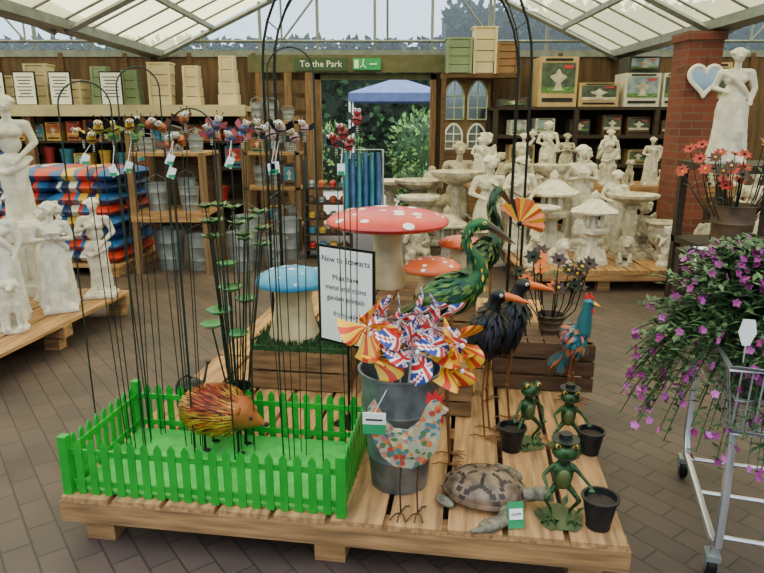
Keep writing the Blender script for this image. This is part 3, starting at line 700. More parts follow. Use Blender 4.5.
# ---------------- statues
def fold(k,am,z1): return lambda a,z: am*max(0,1-z/z1)*math.sin(k*a+z*6)+am*.4*math.sin(2.3*k*a+1)
def fingers(a,h,d):
    d=Vector(d).normalized(); sd=d.cross(Vector((0,1,0.3))).normalized()
    for k in(-1.5,-.5,.5,1.5): a.cap(Vector(h)+sd*k*.008,Vector(h)+sd*k*.009+d*(.036-.004*abs(k)),.006,.005,None,6)
    a.cap(h,Vector(h)+sd*.02+d*.012,.006,.005,None,6)
def fig_mesh(kind,m):
    a=MB()
    if kind in('robe','urn','venus','reader'):
        a.box((0,0,.02),(.24,.22,.04),None); a.box((0,0,.05),(.2,.19,.03),None)
        if kind=='venus': 
            for s in(-1,1):
                a.cap((s*.042,0,.5),(s*.038,-.02-.01*s,.30),.052,.036,None); a.cap((s*.038,-.02-.01*s,.30),(s*.035,.005,.09),.034,.018,None); a.ell((s*.035,-.02,.075),(.02,.04,.014),None)
            a.lathe([(.09,.05),(.08,.2),(.07,.35),(.06,.45)],None,(.0,.05,0),24,fold(7,.15,.6))
            a.ell((0,.0,.50),(.09,.065,.06),None)
            a.tube([(-.1,.0,.44),(-.03,-.07,.42),(.06,-.05,.47),(.1,.0,.52),(.08,.06,.50)],.022,None,8)
        else:
            a.lathe([(.128,.05),(.118,.12),(.108,.22),(.10,.36),(.10,.46),(.094,.52),(.07,.60),(.066,.63)],None,n=48,fold=fold(9,.13,.95),sx=1.05,sy=.85)
            a.cap((.035,-.05,.42),(.045,-.085,.28),.04,.035,None); a.cap((.045,-.085,.28),(.04,-.07,.1),.035,.02,None)
        a.ell((0,0,.62),(.066,.048,.07),None); a.ell((0,-.002,.71),(.082,.055,.065),None)
        for s in(-1,1): a.ell((s*.034,-.045,.70),(.03,.028,.03),None)
        a.cap((-.085,0,.765),(.085,0,.765),.03,.03,None); a.cap((0,0,.77),(.004,-.01,.85),.027,.024,None)
        a.ell((.005,-.015,.90),(.042,.05,.058),None); a.ell((.004,-.04,.872),(.024,.022,.022),None); a.cap((.005,-.062,.905),(.005,-.072,.888),.006,.009,None,6)
        a.ell((.003,.008,.918),(.052,.052,.05),None); a.ell((.0,.062,.91),(.026,.026,.024),None)
        for k in range(8): t=k*.5-1.9; a.ell((.05*math.sin(t),-.02+.02*math.cos(t*1.3),.94-.012*abs(t)),(.017,.016,.017),None,n=(8,6))
        P={'robe':[((-.135,.01,.64),(-.06,-.085,.60)),((.13,-.01,.63),(.10,-.07,.52))],'venus':[((-.14,.0,.64),(-.05,-.09,.69)),((.135,.01,.63),(.03,-.09,.50))],
           'urn':[((-.14,.0,.66),(-.08,-.08,.70)),((.155,.02,.86),(.09,.02,.95))],'reader':[((-.13,.0,.63),(-.04,-.11,.66)),((.13,0,.63),(.04,-.11,.66))]}[kind]
        for s,(e,h) in zip((-1,1),P):
            a.cap((s*.098,0,.76),e,.029,.023,None); a.cap(e,h,.023,.014,None); a.ell(h,(.017,.015,.017),None); fingers(a,h,Vector(h)-Vector(e))
        if kind=='urn': a.lathe([(.02,.90),(.045,.93),(.05,.97),(.025,1.0),(.022,1.02),(.034,1.035),(.001,1.035)],None,(.135,.01,0),20)
        if kind=='reader': a.box((0,-.12,.69),(.10,.02,.07),None,(.5,0,0))
        if kind in('robe','reader'): a.tube([(-.09,-.0,.77),(-.03,-.062,.72),(.04,-.062,.64),(.085,-.03,.56),(.09,.02,.5)],[.018,.02,.022,.026,.02],None,8)
        vx=.007
    elif kind=='cherub':
        a.lathe([(.16,0),(.16,.06),(.13,.08),(.12,.14),(.14,.16),(.14,.2)],None,n=24)
        a.ell((0,0,.30),(.11,.09,.11),None); a.ell((0,-.01,.42),(.095,.075,.10),None); a.cap((-.08,0,.5),(.08,0,.5),.04,.04,None); a.ell((0,-.02,.66),(.088,.09,.095),None); a.ell((0,-.10,.645),(.016,.014,.014),None)
        for s in(-1,1):
            a.ell((s*.045,-.085,.63),(.03,.025,.028),None)
            a.cap((s*.06,-.04,.27),(s*.09,-.16,.27),.055,.045,None); a.cap((s*.09,-.16,.27),(s*.07,-.17,.14),.04,.028,None); a.ell((s*.07,-.19,.12),(.028,.045,.02),None)
            a.cap((s*.10,0,.49),(s*.15,-.05,.40),.035,.03,None); a.cap((s*.15,-.05,.40),(s*.05,-.12,.48-.1*s),.028,.02,None); a.ell((s*.05,-.125,.48-.1*s),(.022,.02,.02),None)
            a.cap((s*.03,.07,.46),(s*.14,.11,.56),.03,.015,None); a.cap((s*.14,.11,.56),(s*.17,.11,.42),.018,.008,None)
        for k in range(16): t=k*.7; a.ell((.07*math.cos(t),-.01+.07*math.sin(t),.71+.02*math.sin(k*2)),(.028,.028,.026),None,n=(8,6))
        vx=.010
    elif kind=='buddha':
        a.lathe([(.22,0),(.23,.03),(.2,.06),(.22,.09)],None,n=28); a.ell((0,0,.16),(.22,.15,.08),None)
        for s in(-1,1): a.cap((s*.19,-.04,.15),(s*-.05,-.15,.14),.055,.04,None); a.cap((s*.13,0,.44),(s*.18,-.03,.30),.045,.04,None); a.cap((s*.18,-.03,.30),(0,-.13,.22),.036,.024,None); a.ell((s*.088,0,.56),(.014,.02,.045),None)
        a.ell((0,0,.28),(.13,.10,.13),None); a.ell((0,0,.40),(.14,.09,.09),None); a.cap((0,0,.45),(0,0,.52),.045,.045,None); a.ell((0,-.01,.59),(.08,.085,.095),None); a.ell((0,.0,.62),(.086,.088,.08),None); a.ell((0,.0,.71),(.035,.035,.035),None); a.cap((0,-.09,.6),(0,-.1,.575),.008,.014,None,6)
        vx=.010
    elif kind=='lion':
        a.box((0,0,.03),(.26,.5,.06),None); a.ell((0,.10,.19),(.095,.17,.10),None); a.ell((0,-.08,.24),(.10,.10,.13),None); a.ell((0,-.12,.36),(.125,.10,.125),None); a.ell((0,-.19,.37),(.07,.07,.075),None); a.ell((0,-.25,.345),(.042,.04,.036),None)
        for s in(-1,1): a.cap((s*.07,-.10,.18),(s*.075,-.22,.08),.045,.035,None); a.ell((s*.075,-.25,.08),(.038,.05,.026),None); a.ell((s*.09,.16,.13),(.05,.10,.08),None); a.ell((s*.09,.05,.08),(.03,.07,.024),None); a.ell((s*.08,-.14,.47),(.03,.02,.03),None)
        a.tube([(0,.26,.15),(.1,.27,.1),(.14,.18,.08)],.018,None,8)
        for k in range(18): t=k*.35; a.ell((.115*math.cos(t),-.13,.36+.115*math.sin(t)),(.03,.05,.03),None,n=(8,6))
        vx=.010
    elif kind=='dog':
        a.lathe([(.12,0),(.12,.03)],None,n=20,sy=1.3); a.ell((0,.06,.14),(.08,.10,.10),None); a.ell((0,-.02,.24),(.065,.075,.12),None,(.35,0,0)); a.cap((0,-.05,.32),(0,-.07,.40),.05,.045,None); a.ell((0,-.09,.44),(.055,.06,.052),None); a.cap((0,-.12,.43),(0,-.17,.415),.035,.024,None)
        for s in(-1,1): a.cap((s*.045,-.07,.25),(s*.045,-.09,.06),.03,.02,None); a.ell((s*.045,-.11,.045),(.025,.038,.02),None); a.cap((s*.07,.08,.13),(s*.08,-.0,.06),.045,.025,None); a.ell((s*.08,-.03,.045),(.022,.04,.018),None); a.cap((s*.045,-.07,.475),(s*.075,-.075,.41),.018,.016,None)
        vx=.009
    vs,fs=remesh(a,vx,1); b=MB(); b.add(vs,fs,m); return b.mesh(kind+'_'+m.name)
FM={}
def statue(kind,loc,h=1,rz=0,m=STONE,name=None):
    k=(kind,m.name)
    if k not in FM: FM[k]=fig_mesh(kind,m)
    nm={'robe':'robed_woman_statue','urn':'water_carrier_statue','venus':'venus_statue','reader':'reading_woman_statue','cherub':'cherub_statue','buddha':'buddha_statue','lion':'lion_statue','dog':'dog_statue'}[kind]
    f=1.18 if kind in('robe','urn','venus','reader') else 1.05
    return place(FM[k],nm,loc,rz,(h*f,h*f,h))
def birdbath(loc,h=.75,r=.25,m=STONE,n=32,sc=1):
    b=MB(); b.box((0,0,.03),(.28,.28,.06),m)
    b.lathe([(.12,.06),(.12,.09),(.07,.13),(.055,.2),(.075,h*.45),(.06,h*.6),(.05,h*.75),(.09,h*.82),(.06,h*.85),(r*.7,h*.9),(r,h*.96),(r*1.03,h),(r*.95,h),(r*.6,h*.94),(.001,h*.93)],m,n=n,fold=lambda a,z:.03*math.sin(10*a))
    return b.make('bird_bath',loc,0,sc)
def pagoda(loc,sc=1,m=STONE,rz=0,tiers=1):
    b=MB()
    b.lathe([(.16,0),(.16,.05),(.12,.07),(.11,.12),(.10,.16)],m,n=6,smooth=False)
    for k in range(4): a=pi/4+k*pi/2; b.tube([(.10*math.cos(a),.10*math.sin(a),.16),(.12*math.cos(a),.12*math.sin(a),.1),(.15*math.cos(a),.15*math.sin(a),.0)],.03,m,6)
    b.lathe([(.06,.14),(.06,.28),(.17,.32),(.18,.36),(.13,.37)],m,n=6,smooth=False)
    z=.37
    for t in range(tiers):
        f=1-.22*t
        for k in range(6): a=k*pi/3; b.box((.095*f*math.cos(a),.095*f*math.sin(a),z+.075),(.03,.03,.15),m,(0,0,a))
        b.lathe([(.05*f,z),(.05*f,z+.15)],m,n=6,smooth=False)
        b.lathe([(.14*f,z+.14),(.25*f,z+.15),(.26*f,z+.17),(.17*f,z+.21),(.09*f,z+.27),(.05*f,z+.29)],m,n=6,smooth=False)
        z+=.28*f if t<tiers-1 else .28
    b.lathe([(.03,z),(.045,z+.03),(.04,z+.06),(.001,z+.10)],m,n=12)
    return b.make('pagoda_lantern',loc,rz,sc)
def urn(loc,sc=1,m=STONE):
    b=MB(); b.box((0,0,.03),(.2,.2,.06),m); b.lathe([(.08,.06),(.04,.1),(.05,.13),(.13,.2),(.17,.3),(.15,.36),(.19,.40),(.18,.41),(.13,.38),(.001,.36)],m,n=28,fold=lambda a,z:.03*math.sin(12*a))
    return b.make('stone_urn',loc,0,sc)
def plinth(loc,w,h,m=STONE):
    b=MB(); b.box((0,0,.04),(w*1.2,w*1.2,.08),m); b.box((0,0,h/2),(w,w,h-.1),m); b.box((0,0,h-.04),(w*1.2,w*1.2,.08),m); b.box((0,-w/2-.004,h/2),(w*.6,.01,h*.5),m)
    return b.make('stone_plinth',loc)
# left pallet
statue('robe',(-2.50,4.10,.2),.86,.3,STONE3); statue('reader',(-2.28,4.36,.2),.80,.5,STONE3); statue('urn',(-2.46,4.62,.2),.72,-.3,STONE3); statue('venus',(-2.15,4.74,.2),.78,.2,STONE)
statue('cherub',(-2.62,3.74,.2),.62,.6,STONE3); statue('dog',(-2.36,3.92,.2),.7,.5,STONE)
plinth((-2.76,4.86,.2),.26,.50,STONE3); statue('venus',(-2.76,4.86,.70),1.02,.35,STONE3)
statue('robe',(-2.86,4.35,.2),1.0,.4,STONE); statue('cherub',(-3.1,4.9,.2),.9,.4,STONE)
# right platform
S=[STONE,STONE2]
for k,x,y,h,r,m in[('dog',1.38,5.8,.6,.4,1),('lion',1.66,5.9,.5,.3,0),('lion',2.28,5.9,.55,-.3,1),('cherub',2.62,5.78,.5,0,0),('venus',1.40,6.5,1.0,.1,0),('buddha',2.08,6.45,.7,0,0),('robe',2.40,6.6,.85,-.1,0),('cherub',2.66,6.45,.7,-.3,1),('robe',1.45,6.9,1.1,.1,1),('reader',2.12,6.9,1.1,-.1,0),
    ('lion',3.0,5.9,.8,-.2,1),('cherub',3.28,5.75,.6,-.3,0),('robe',3.5,6.05,.9,-.2,0),('dog',3.25,6.1,.9,.2,0)]: statue(k,(x,y,.198),h,r,S[m])
pagoda((1.97,5.92,.198),.92,STONE,.2); birdbath((2.42,6.2,.198),.62,.24,STONE2); birdbath((1.52,6.2,.198),.5,.2,STONE); urn((2.70,6.1,.198),.9,STONE2); pagoda((1.76,6.6,.198),1.1,STONE,0,1); birdbath((1.8,6.95,.198),.85,.2,STONE2)
def table(name,x0,x1,y0,y1,h,m=WD,sh=None):
    b=MB(); b.b2((x0,y0,h-.04),(x1,y1,h),m)
    for x in(x0+.04,x1-.04):
        for y in(y0+.04,y1-.04): b.box((x,y,(h-.04)/2),(.07,.07,h-.04),m)
    if sh: b.b2((x0+.02,y0+.02,sh-.03),(x1-.02,y1-.02,sh),m)
    b.b2((x0,y0,h-.12),(x1,y0+.02,h-.04),m)
    return b.make(name)
table('display_table',1.0,4.2,7.3,8.0,.78,WX,.25)
ks=['robe','cherub','urn','buddha','reader','cherub','venus','dog','robe','urn','lion','cherub','reader']
for i in range(13):
    x=1.12+i*.245; k=ks[i]; h={'robe':.66,'urn':.68,'reader':.6,'venus':.72}.get(k,.58)
    statue(k,(x,7.45,.78),h*R.uniform(.85,1.05),R.uniform(-.4,.4),[STONE,STONE2,STONE][i%3])
    if i%3==0: statue(ks[(i+5)%13],(x+.12,7.8,.78),.8*R.uniform(.9,1.1),R.uniform(-.4,.4),STONE)
for i,x in enumerate([1.3,1.8,2.35,2.9,3.5]): (urn if i%2 else birdbath)(loc=(x,7.6,.25),sc=.75 if i%2 else .6) 
birdbath((.42,7.4,0),.85,.27,STONE2); birdbath((.80,6.95,0),.98,.27,STONE2); birdbath((.40,6.9,0),.72,.22,STONE); pagoda((.66,6.45,0),.9,STONE2); statue('cherub',(.35,6.45,0),.8,.2,STONE2); birdbath((.1,7.9,0),.8,.24,STONE); urn((.95,6.4,0),1.1,STONE2); statue('robe',(1.12,6.75,0),1.2,.2,STONE)
statue('buddha',(.62,8.0,0),1.3,0,STONE2); statue('robe',(.95,8.0,0),1.3,0,STONE2)
# right back shelf unit
DK=mat('shelf_dark',(46,34,26),.8,var=.25,ns=3,scale=(1,10,10))
b=MB(); X0,X1,Y0,Y1=1.45,4.6,8.6,9.2
for z in(.25,.6,.94,1.32,1.68): b.b2((X0,Y0,z-.04),(X1,Y1,z),DK)
for x in(X0,X0+1.05,X0+2.1,X1-.06): b.b2((x,Y0,0),(x+.06,Y0+.06,1.68),DK); b.b2((x,Y1-.06,0),(x+.06,Y1,1.68),DK)
b.b2((X0,Y1-.02,0),(X1,Y1,1.68),DK); b.make('shelving_unit')
def carton(loc,w,h,d,cols,rz=0,name='water_feature_carton'):
    b=MB(); b.box((0,0,h/2),(w,d,h),cols[0]); b.box((0,-d/2-.003,h*.58),(w*.86,.006,h*.6),cols[1]); b.box((0,-d/2-.007,h*.14),(w*.8,.004,h*.08),INK); b.box((0,-d/2-.007,h*.94),(w*.7,.004,h*.05),INK)
    b.lathe([(w*.16,0),(w*.1,h*.03),(w*.06,h*.15),(w*.2,h*.25),(w*.22,h*.28),(w*.08,h*.33),(w*.02,h*.42)],cols[2],(0,-d/2-.008,h*.33),16,sy=.05)
    b.box((0,-d/2-.0065,h*.34),(w*.86,.002,h*.12),cols[3]); b.box((w*.25,-d/2-.012,h*.8),(w*.22,.003,h*.06),REDP)
    return b.make(name,loc,rz)
C1=mat('carton_tan',(180,152,108),.8,var=.1); C2=mat('carton_white',(204,198,186),.7,var=.08); P1=mat('print_dark',(60,76,62),.6,var=.4,ns=14); P2=mat('print_sky',(130,150,160),.6,var=.3,ns=10); P3=mat('print_stone',(190,180,160),.6); P4=mat('print_green',(80,120,60),.6,var=.4,ns=30); C3=mat('carton_dark',(56,52,50),.7)
for x,w,h,c in[(2.28,.5,.62,[C1,P1,P3,P4]),(2.82,.52,.3,[C1,P1,P3,P3]),(3.38,.46,.42,[C2,P2,P3,P4]),(3.80,.3,.42,[C2,P1,P3,P4]),(4.3,.42,.55,[C1,P1,P3,P4])]: carton((x,8.88,1.68),w,h,.4,c)
carton((3.38,8.88,2.102),.4,.2,.4,[C3,P2,P3,P4]); carton((1.72,8.88,1.68),.36,.1,.34,[C3,P1,P3,P4])
q=random.Random(2)
for z in(.94,1.32):
    x=1.7
    while x<4.4:
        wv=q.uniform(.2,.34); hh=q.uniform(.16,.26); carton((x+wv/2,8.86,z),wv,hh,.3,q.choice([[C1,P1,P3,P4],[C2,P2,P3,P4],[C3,P1,P3,P4],[WD,P1,P3,P3]])); x+=wv+q.uniform(.05,.2)
def brickm():
    m=bpy.data.materials.new('red_brick'); m.use_nodes=True; nt=m.node_tree;N=nt.nodes;L=nt.links;bb=N['Principled BSDF']
    tc=N.new('ShaderNodeTexCoord'); sp=N.new('ShaderNodeSeparateXYZ'); ad=N.new('ShaderNodeMath'); cb=N.new('ShaderNodeCombineXYZ')
    L.new(tc.outputs['Object'],sp.inputs[0]); L.new(sp.outputs[0],ad.inputs[0]); L.new(sp.outputs[1],ad.inputs[1]); L.new(ad.outputs[0],cb.inputs[0]); L.new(sp.outputs[2],cb.inputs[1])
    br=N.new('ShaderNodeTexBrick'); br.inputs['Scale'].default_value=1; br.inputs['Brick Width'].default_value=.225; br.inputs['Row Height'].default_value=.075; br.inputs['Mortar Size'].default_value=.006
    br.inputs['Color1'].default_value=lin((118,58,42)); br.inputs['Color2'].default_value=lin((92,46,36)); br.inputs['Mortar'].default_value=lin((100,80,70)); L.new(cb.outputs[0],br.inputs['Vector']); L.new(br.outputs['Color'],bb.inputs['Base Color']); bb.inputs['Roughness'].default_value=.85
    return m
b=MB(); BK=brickm(); b.b2((-.17,-.17,0),(.17,.17,2.34),BK); b.b2((-.20,-.20,0),(.20,.20,.15),BK); b.b2((-.19,-.19,2.26),(.19,.19,2.34),BK); b.make('brick_pillar',(3.14,6.75,0),.0)
b=MB(); pts=[]
for i in range(40):
    t=2*pi*i/40; pts.append((.0098*16*math.sin(t)**3,0,.0098*(13*math.cos(t)-5*math.cos(2*t)-2*math.cos(3*t)-math.cos(4*t))))
MIR=mat('mirror',(150,160,162),.12,1.0,var=.02)
b.tube(pts,.022,WHITE,8,closed=True); b.poly([(p[0],p[2]) for p in pts],.006,MIR); b.tube([(0,0,.06),(0,0,.2)],.003,BLK,5); b.make('heart_mirror',(3.15,6.55,1.90),.0,1.0)
b=MB(); b.b2((.86,9.22,0),(1.5,9.27,2.12),mat('display_board',(110,86,56),.8,var=.2,ns=3,scale=(1,1,8)))
b.b2((.86,9.0,0),(1.5,9.27,1.1),WD)
def garch(b,cx,z0,w,h,fm):
    pts=[(cx-w/2,z0),(cx+w/2,z0),(cx+w/2,z0+h*.6)]+[(cx+w/2-w/2*(i/5)**1.3,z0+h*.6+h*.4*math.sin(pi/2*i/5)) for i in range(1,6)]+[(cx-w/2+w/2*((5-i)/5)**1.3,z0+h*.6+h*.4*math.sin(pi/2*(5-i)/5)) for i in range(1,6)]
    b.poly(pts,.01,MIR,Matrix.Translation((0,9.20,0))); b.tube([(x,9.19,z) for x,z in pts],.014,fm,6,closed=True)
    b.tube([(cx,9.19,z0),(cx,9.19,z0+h*.95)],.008,fm,5)
    for f in(.3,.6): b.tube([(cx-w/2,9.19,z0+h*f),(cx+w/2,9.19,z0+h*f)],.008,fm,5)
for cx,z0 in((1.0,1.52),(1.32,1.52)): garch(b,cx,z0,.26,.52,mat('frame_green',(170,176,150),.7))
for cx,z0 in((1.0,1.12),(1.32,1.12)): garch(b,cx,z0,.24,.34,WHITE)
b.make('arched_mirror_display')
def tplant(name,loc,w,h,m,rz=0,top=1.25,slats=4):
    b=MB(); 
    for i in range(slats):
        z=i*h/slats; f=1+(top-1)*(i+.5)/slats; b.box((0,0,z+h/slats/2),(w*f,w*f*.8,h/slats-.008),m)
    for s in(-1,1): b.box((s*w*.5*top*.9,-w*.42*top,h/2),(.03,.03,h*1.04),m)
    b.box((0,0,h+.01),(w*top*1.06,w*top*.86,.02),m)
    return b.make(name,loc,rz)
PB=mat('planter_beige',(200,184,148),.7,var=.1,ns=4); PG=mat('planter_sage',(116,134,106),.7,var=.1,ns=4); PBR=mat('planter_brown',(136,100,64),.7,var=.15,ns=4)
b=MB(); b.b2((.8,8.95,2.06),(1.85,9.2,2.12),WD); b.b2((.8,8.95,0),(.86,9.01,2.06),WD);b.b2((1.79,8.95,0),(1.85,9.01,2.06),WD); b.make('high_shelf')
tplant('sage_planter',(1.02,9.06,2.12),.32,.42,PG,top=1.05); tplant('tapered_planter',(1.36,9.06,2.12),.22,.56,PB,top=1.4); tplant('tapered_planter',(1.66,9.06,2.12),.2,.36,PBR,top=1.4)
b=MB(); b.b2((-7.5,8.5,1.62),(-1.75,9.05,1.69),BEI); b.b2((-7.5,8.48,1.56),(-1.75,8.52,1.70),BEI)
for z in(.45,.9,1.25): b.b2((-7.5,8.6,z-.03),(-1.75,9.0,z),DK)
for x in(-7.4,-6,-4.6,-3.3,-1.8): b.b2((x-.05,8.55,0),(x+.05,8.65,1.62),WZ); b.b2((x-.05,8.9,0),(x+.05,9.0,1.62),WZ)
b.b2((-7.5,9.0,0),(-1.75,9.04,1.62),DK); b.make('long_display_shelf')
q=random.Random(6); x=-6.9
while x<-2.2:
    t=q.random(); m=q.choice([PB,PB,PG,PBR,BEI])
    if t<.4: tplant('wooden_trough_planter',(x,8.85,1.69),.34,q.uniform(.26,.40),m,top=1.08,slats=3)
    else: tplant('tapered_planter',(x,8.85,1.69),.24,q.uniform(.42,.55),m,top=q.choice([.8,1.2]))
    x+=.40
for x in(-4.95,-4.55,-4.1,-3.45):
    b=MB(); b.box((0,0,.21),(.28,.02,.42),BLK); b.box((0,-.012,.21),(.25,.004,.385),PAPER)
    for k in range(7): b.box((0,-.015,.35-k*.04),(.2-.03*(k%3),.002,.012),INK)
    b.box((0,.05,.1),(.02,.08,.02),BLK); b.make('information_board',(x,8.54,1.69),R.uniform(-.1,.1))
q=random.Random(9)
cc=[mat('misc_red',(160,40,40),.5),mat('misc_teal',(50,120,150),.5),mat('misc_yel',(204,160,60),.5),mat('misc_brown',(100,70,50),.7),GALV2,mat('misc_terracotta',(176,92,56),.8),PG,mat('misc_blue',(50,80,150),.5)]
for z in(.45,.9,1.25):
    x=-7.2
    while x<-1.95:
        r=q.uniform(.07,.11); h=q.uniform(.18,.29)
        if q.random()<.45:
            b=MB(); b.lathe([(r*.7,0),(r,h*.85),(r*1.08,h*.86),(r*1.08,h),(r*.95,h),(r*.6,h*.5)],q.choice(cc),n=18); b.make('plant_pot',(x,8.78,z))
        else: carton((x,8.78,z),r*2.1,h,.22,[q.choice(cc),q.choice(cc),P3,q.choice(cc)],0,'garden_product_box')
        x+=q.uniform(.22,.28)
b=MB(); 
for x in(-1.68,-1.3,-1.02): b.b2((x,8.9,0),(x+.09,9.0,2.12),WZ)
for i in range(9): b.b2((-1.68,8.93,.1+i*.22),(-.95,8.96,.26+i*.22),TB)
b.make('timber_partition')
tplant('tapered_planter',(-2.0,8.75,1.69),.26,.6,PB,top=.7); 
b=MB(); rx0,rx1,ry0,ry1=-2.48,-1.72,6.3,6.95
for z in(.62,1.2): b.b2((rx0,ry0,z-.03),(rx1,ry1,z),WX)
for x in(rx0,rx1-.06):
    for y in(ry0,ry1-.06): b.b2((x,y,0),(x+.06,y+.06,1.2),WZ)
b.b2((rx0,ry0-.01,.53),(rx1,ry0,.62),WX); b.b2((rx0,ry1-.02,.62),(rx1,ry1,1.2),WD); b.make('wooden_rack')
def gb(loc,r=.11,h=.24): 
    b=MB(); bucket(b,r*.78,r,h,GALV2,20,False); b.tube([(-r,0,h*.85),(-r*.8,0,h*1.15),(0,0,h*1.3),(r*.8,0,h*1.15),(r,0,h*.85)],.004,GALV2,5); return b.make('metal_bucket',loc)
for x,y,z,r,h in[(-2.27,6.5,.62,.11,.28),(-1.95,6.5,.62,.1,.24),(-2.05,6.78,.62,.09,.3),(-2.35,6.55,1.2,.1,.14),(-2.1,6.6,1.2,.11,.2),(-1.86,6.55,1.2,.08,.18),(-2.22,6.6,0,.16,.42),(-1.90,6.55,0,.13,.36),(-1.45,6.5,0,.14,.4),(-1.48,6.95,0,.16,.5),(-1.12,6.6,0,.13,.32),(-1.05,7.1,0,.15,.45)]: gb((x,y,z),r,h)
b=MB(); 
for z in(.3,.75,1.15,1.5): b.b2((-1.6,7.5,z-.03),(-.95,7.9,z),WX)
for x in(-1.6,-1.0):
    for y in(7.5,7.85): b.b2((x,y,0),(x+.05,y+.05,1.55),WZ)
b.make('tall_wooden_shelf')
q=random.Random(31)
for z in(.3,.75,1.15,1.5):
    for x in(-1.45,-1.27,-1.09):
        h=q.uniform(.16,.3)
        if q.random()<.5: gb((x,7.7,z),.075,h*.8)
        else: carton((x,7.7,z),.14,h,.2,[q.choice(cc),q.choice(cc),P3,q.choice(cc)],0,'garden_product_box')
b=MB()
for i in range(5): b.b2((-.25,-.2,.1+i*.17),(.25,.2,.115+i*.17),DK)
for sx in(-1,1): b.b2((sx*.25-.01,-.2,0),(sx*.25+.01,.2,1.1),DK)
for i in range(5):
    for k in range(4): b.ell((-.18+.12*k,-.1,.155+i*.17),(.045,.045,.04),cc[(i+k)%6],n=(10,6)); b.lathe([(.03,.115+i*.17),(.045,.125+i*.17),(.03,.15+i*.17)],cc[(i+k)%6],(-.18+.12*k,-.1,0),10)
b.make('gift_display_stand',(-.60,7.2,0))
b=MB(); BB=mat('blue_cloth',(52,92,150),.8,var=.25,ns=8)
b.tube([(-.2,0,0),(-.2,0,1.15),(.2,0,1.15),(.2,0,0)],.012,CHROME,6); b.tube([(-.2,-.2,.01),(-.2,.2,.01)],.012,CHROME,6); b.tube([(.2,-.2,.01),(.2,.2,.01)],.012,CHROME,6)
for k in range(6): b.lathe([(.03,.45),(.035,.8),(.02,1.12)],BB if k%2 else cc[1],(-.17+.065*k,0,0),10,fold=lambda a,z:.2*math.sin(3*a),sy=1.5)
b.make('hanging_apron_rail',(-.2,6.9,0),.1,1.05)
BG=mat('bag_blue',(36,92,160),.35,var=.2,ns=6); BO=mat('bag_orange',(196,56,36),.35,var=.2,ns=6); BW=mat('bag_white',(200,206,206),.35,var=.1); BN=mat('bag_navy',(30,50,100),.35,var=.2); BY=mat('bag_yellow',(214,166,50),.35,var=.15)
def pillow(b,c,sz,rot,cols):
    vs=[];fs=[];ms=[];nu,nv=16,8
    for sgn in(1,-1):
        for i in range(nu+1):
            for j in range(nv+1):
                u=i/nu*2-1;v=j/nv*2-1; z=sgn*((1-u**4)*(1-v**4))**.5*sz[2]/2
                vs.append((u*sz[0]/2,v*sz[1]/2,z))
    o=(nu+1)*(nv+1)
    for sg in(0,1):
        for i in range(nu):
            for j in range(nv):
                f=[i*(nv+1)+j,(i+1)*(nv+1)+j,(i+1)*(nv+1)+j+1,i*(nv+1)+j+1]
                if sg: f=[q_+o for q_ in f[::-1]]
                c_=cols[0]
                if i in(4,5,6): c_=cols[1]
                elif i in(8,9,12): c_=cols[2]
                elif i in(10,11): c_=BN
                fs.append(tuple(f)); ms.append(c_)
    b.add(vs,fs,ms,True,Matrix.Translation(c)@Matrix.Rotation(rot,4,'Z'))
def bags(loc,rz,rows):
    b=MB()
    for i in range(rows):
        z=.18+i*.115
        for k in range(2):
            for yy in(0,.48): pillow(b,(-.3+.62*k+R.uniform(-.02,.02),yy+R.uniform(-.02,.02),z),(.66,.46,.135),R.uniform(-.05,.05)+(pi if (i+k)%2 else 0),[[BG,BO,BY],[BO,BG,BW],[BG,BY,BO],[BN,BO,BW]][(i*3+k)%4])
    for x in(-.6,0,.6): b.b2((x-.06,-.25,0),(x+.06,.75,.09),WX)
    b.b2((-.68,-.27,.09),(.68,.77,.115),WY); b.make('compost_bag_stack',loc,rz)
bags((-3.25,6.5,0),-.1,8); bags((-4.95,6.6,0),0,7)

# ---------------- right side
b=MB(); b.b2((-.4,-.35,1.12),(.4,.35,1.18),DK); b.b2((-.4,-.35,.5),(.4,.35,.55),DK)
for x in(-.37,.37):
    for y in(-.32,.32): b.box((x,y,.56),(.06,.06,1.12),DK)
b.make('tall_plinth_table',(2.90,5.12,0)); statue('robe',(2.66,5.05,1.18),.88,-.3,STONE3); 
table('low_table',2.12,2.9,3.95,4.55,.62,DK)
def mflow(name,loc,cols,n,seed,h0=.35,h1=.55,sp=.22,r=.14,bh=.36):
    q=random.Random(seed); b=MB(); bucket(b,r*.72,r,bh,mat('bucket_bronze',(92,74,60),.5,.5,var=.3),24,False)
    for i in range(n):
        x,y=q.uniform(-sp,sp),q.uniform(-sp*.7,sp*.7); h=bh+q.uniform(0,h1-h0)+.12; b.tube([(x*.3,y*.3,bh*.6),(x*.7,y*.7,bh+.04),(x,y,h)],.003,BLK,5)
        m=q.choice(cols); k=7; nd=Vector((x*1.5,y-.4,.5)).normalized(); X=nd.orthogonal().normalized(); Y=nd.cross(X)
        for j in range(k):
            a=2*pi*j/k; b.blade((x,y,h),X*math.cos(a)+Y*math.sin(a)+nd*.25,nd,.048,.028,m,.08)
        b.ell((x,y,h+.006),(.009,.009,.009),YEL if i%2 else BLK,n=(8,6))
        b.blade((x*.8,y*.8,h-.1),(q.uniform(-1,1),q.uniform(-1,1),.4),(0,0,1),.07,.025,FG)
    return b.make(name,loc)
PD=mat('petal_dark',(50,28,36),.4,.4); PR=mat('petal_red',(150,30,32),.4,.2)
mflow('metal_flower_bucket',(2.27,4.12,.62),[PR,PR,PR,PD],40,3,sp=.30,h1=.62); mflow('metal_flower_bucket',(2.68,4.2,.62),[PD,YEL,PR,FG],32,4,h1=.62)
mflow('metal_flower_pot',(.86,3.12,.45),[PD,BLK,ORP],16,8,sp=.19,r=.07,bh=.1,h1=.56)
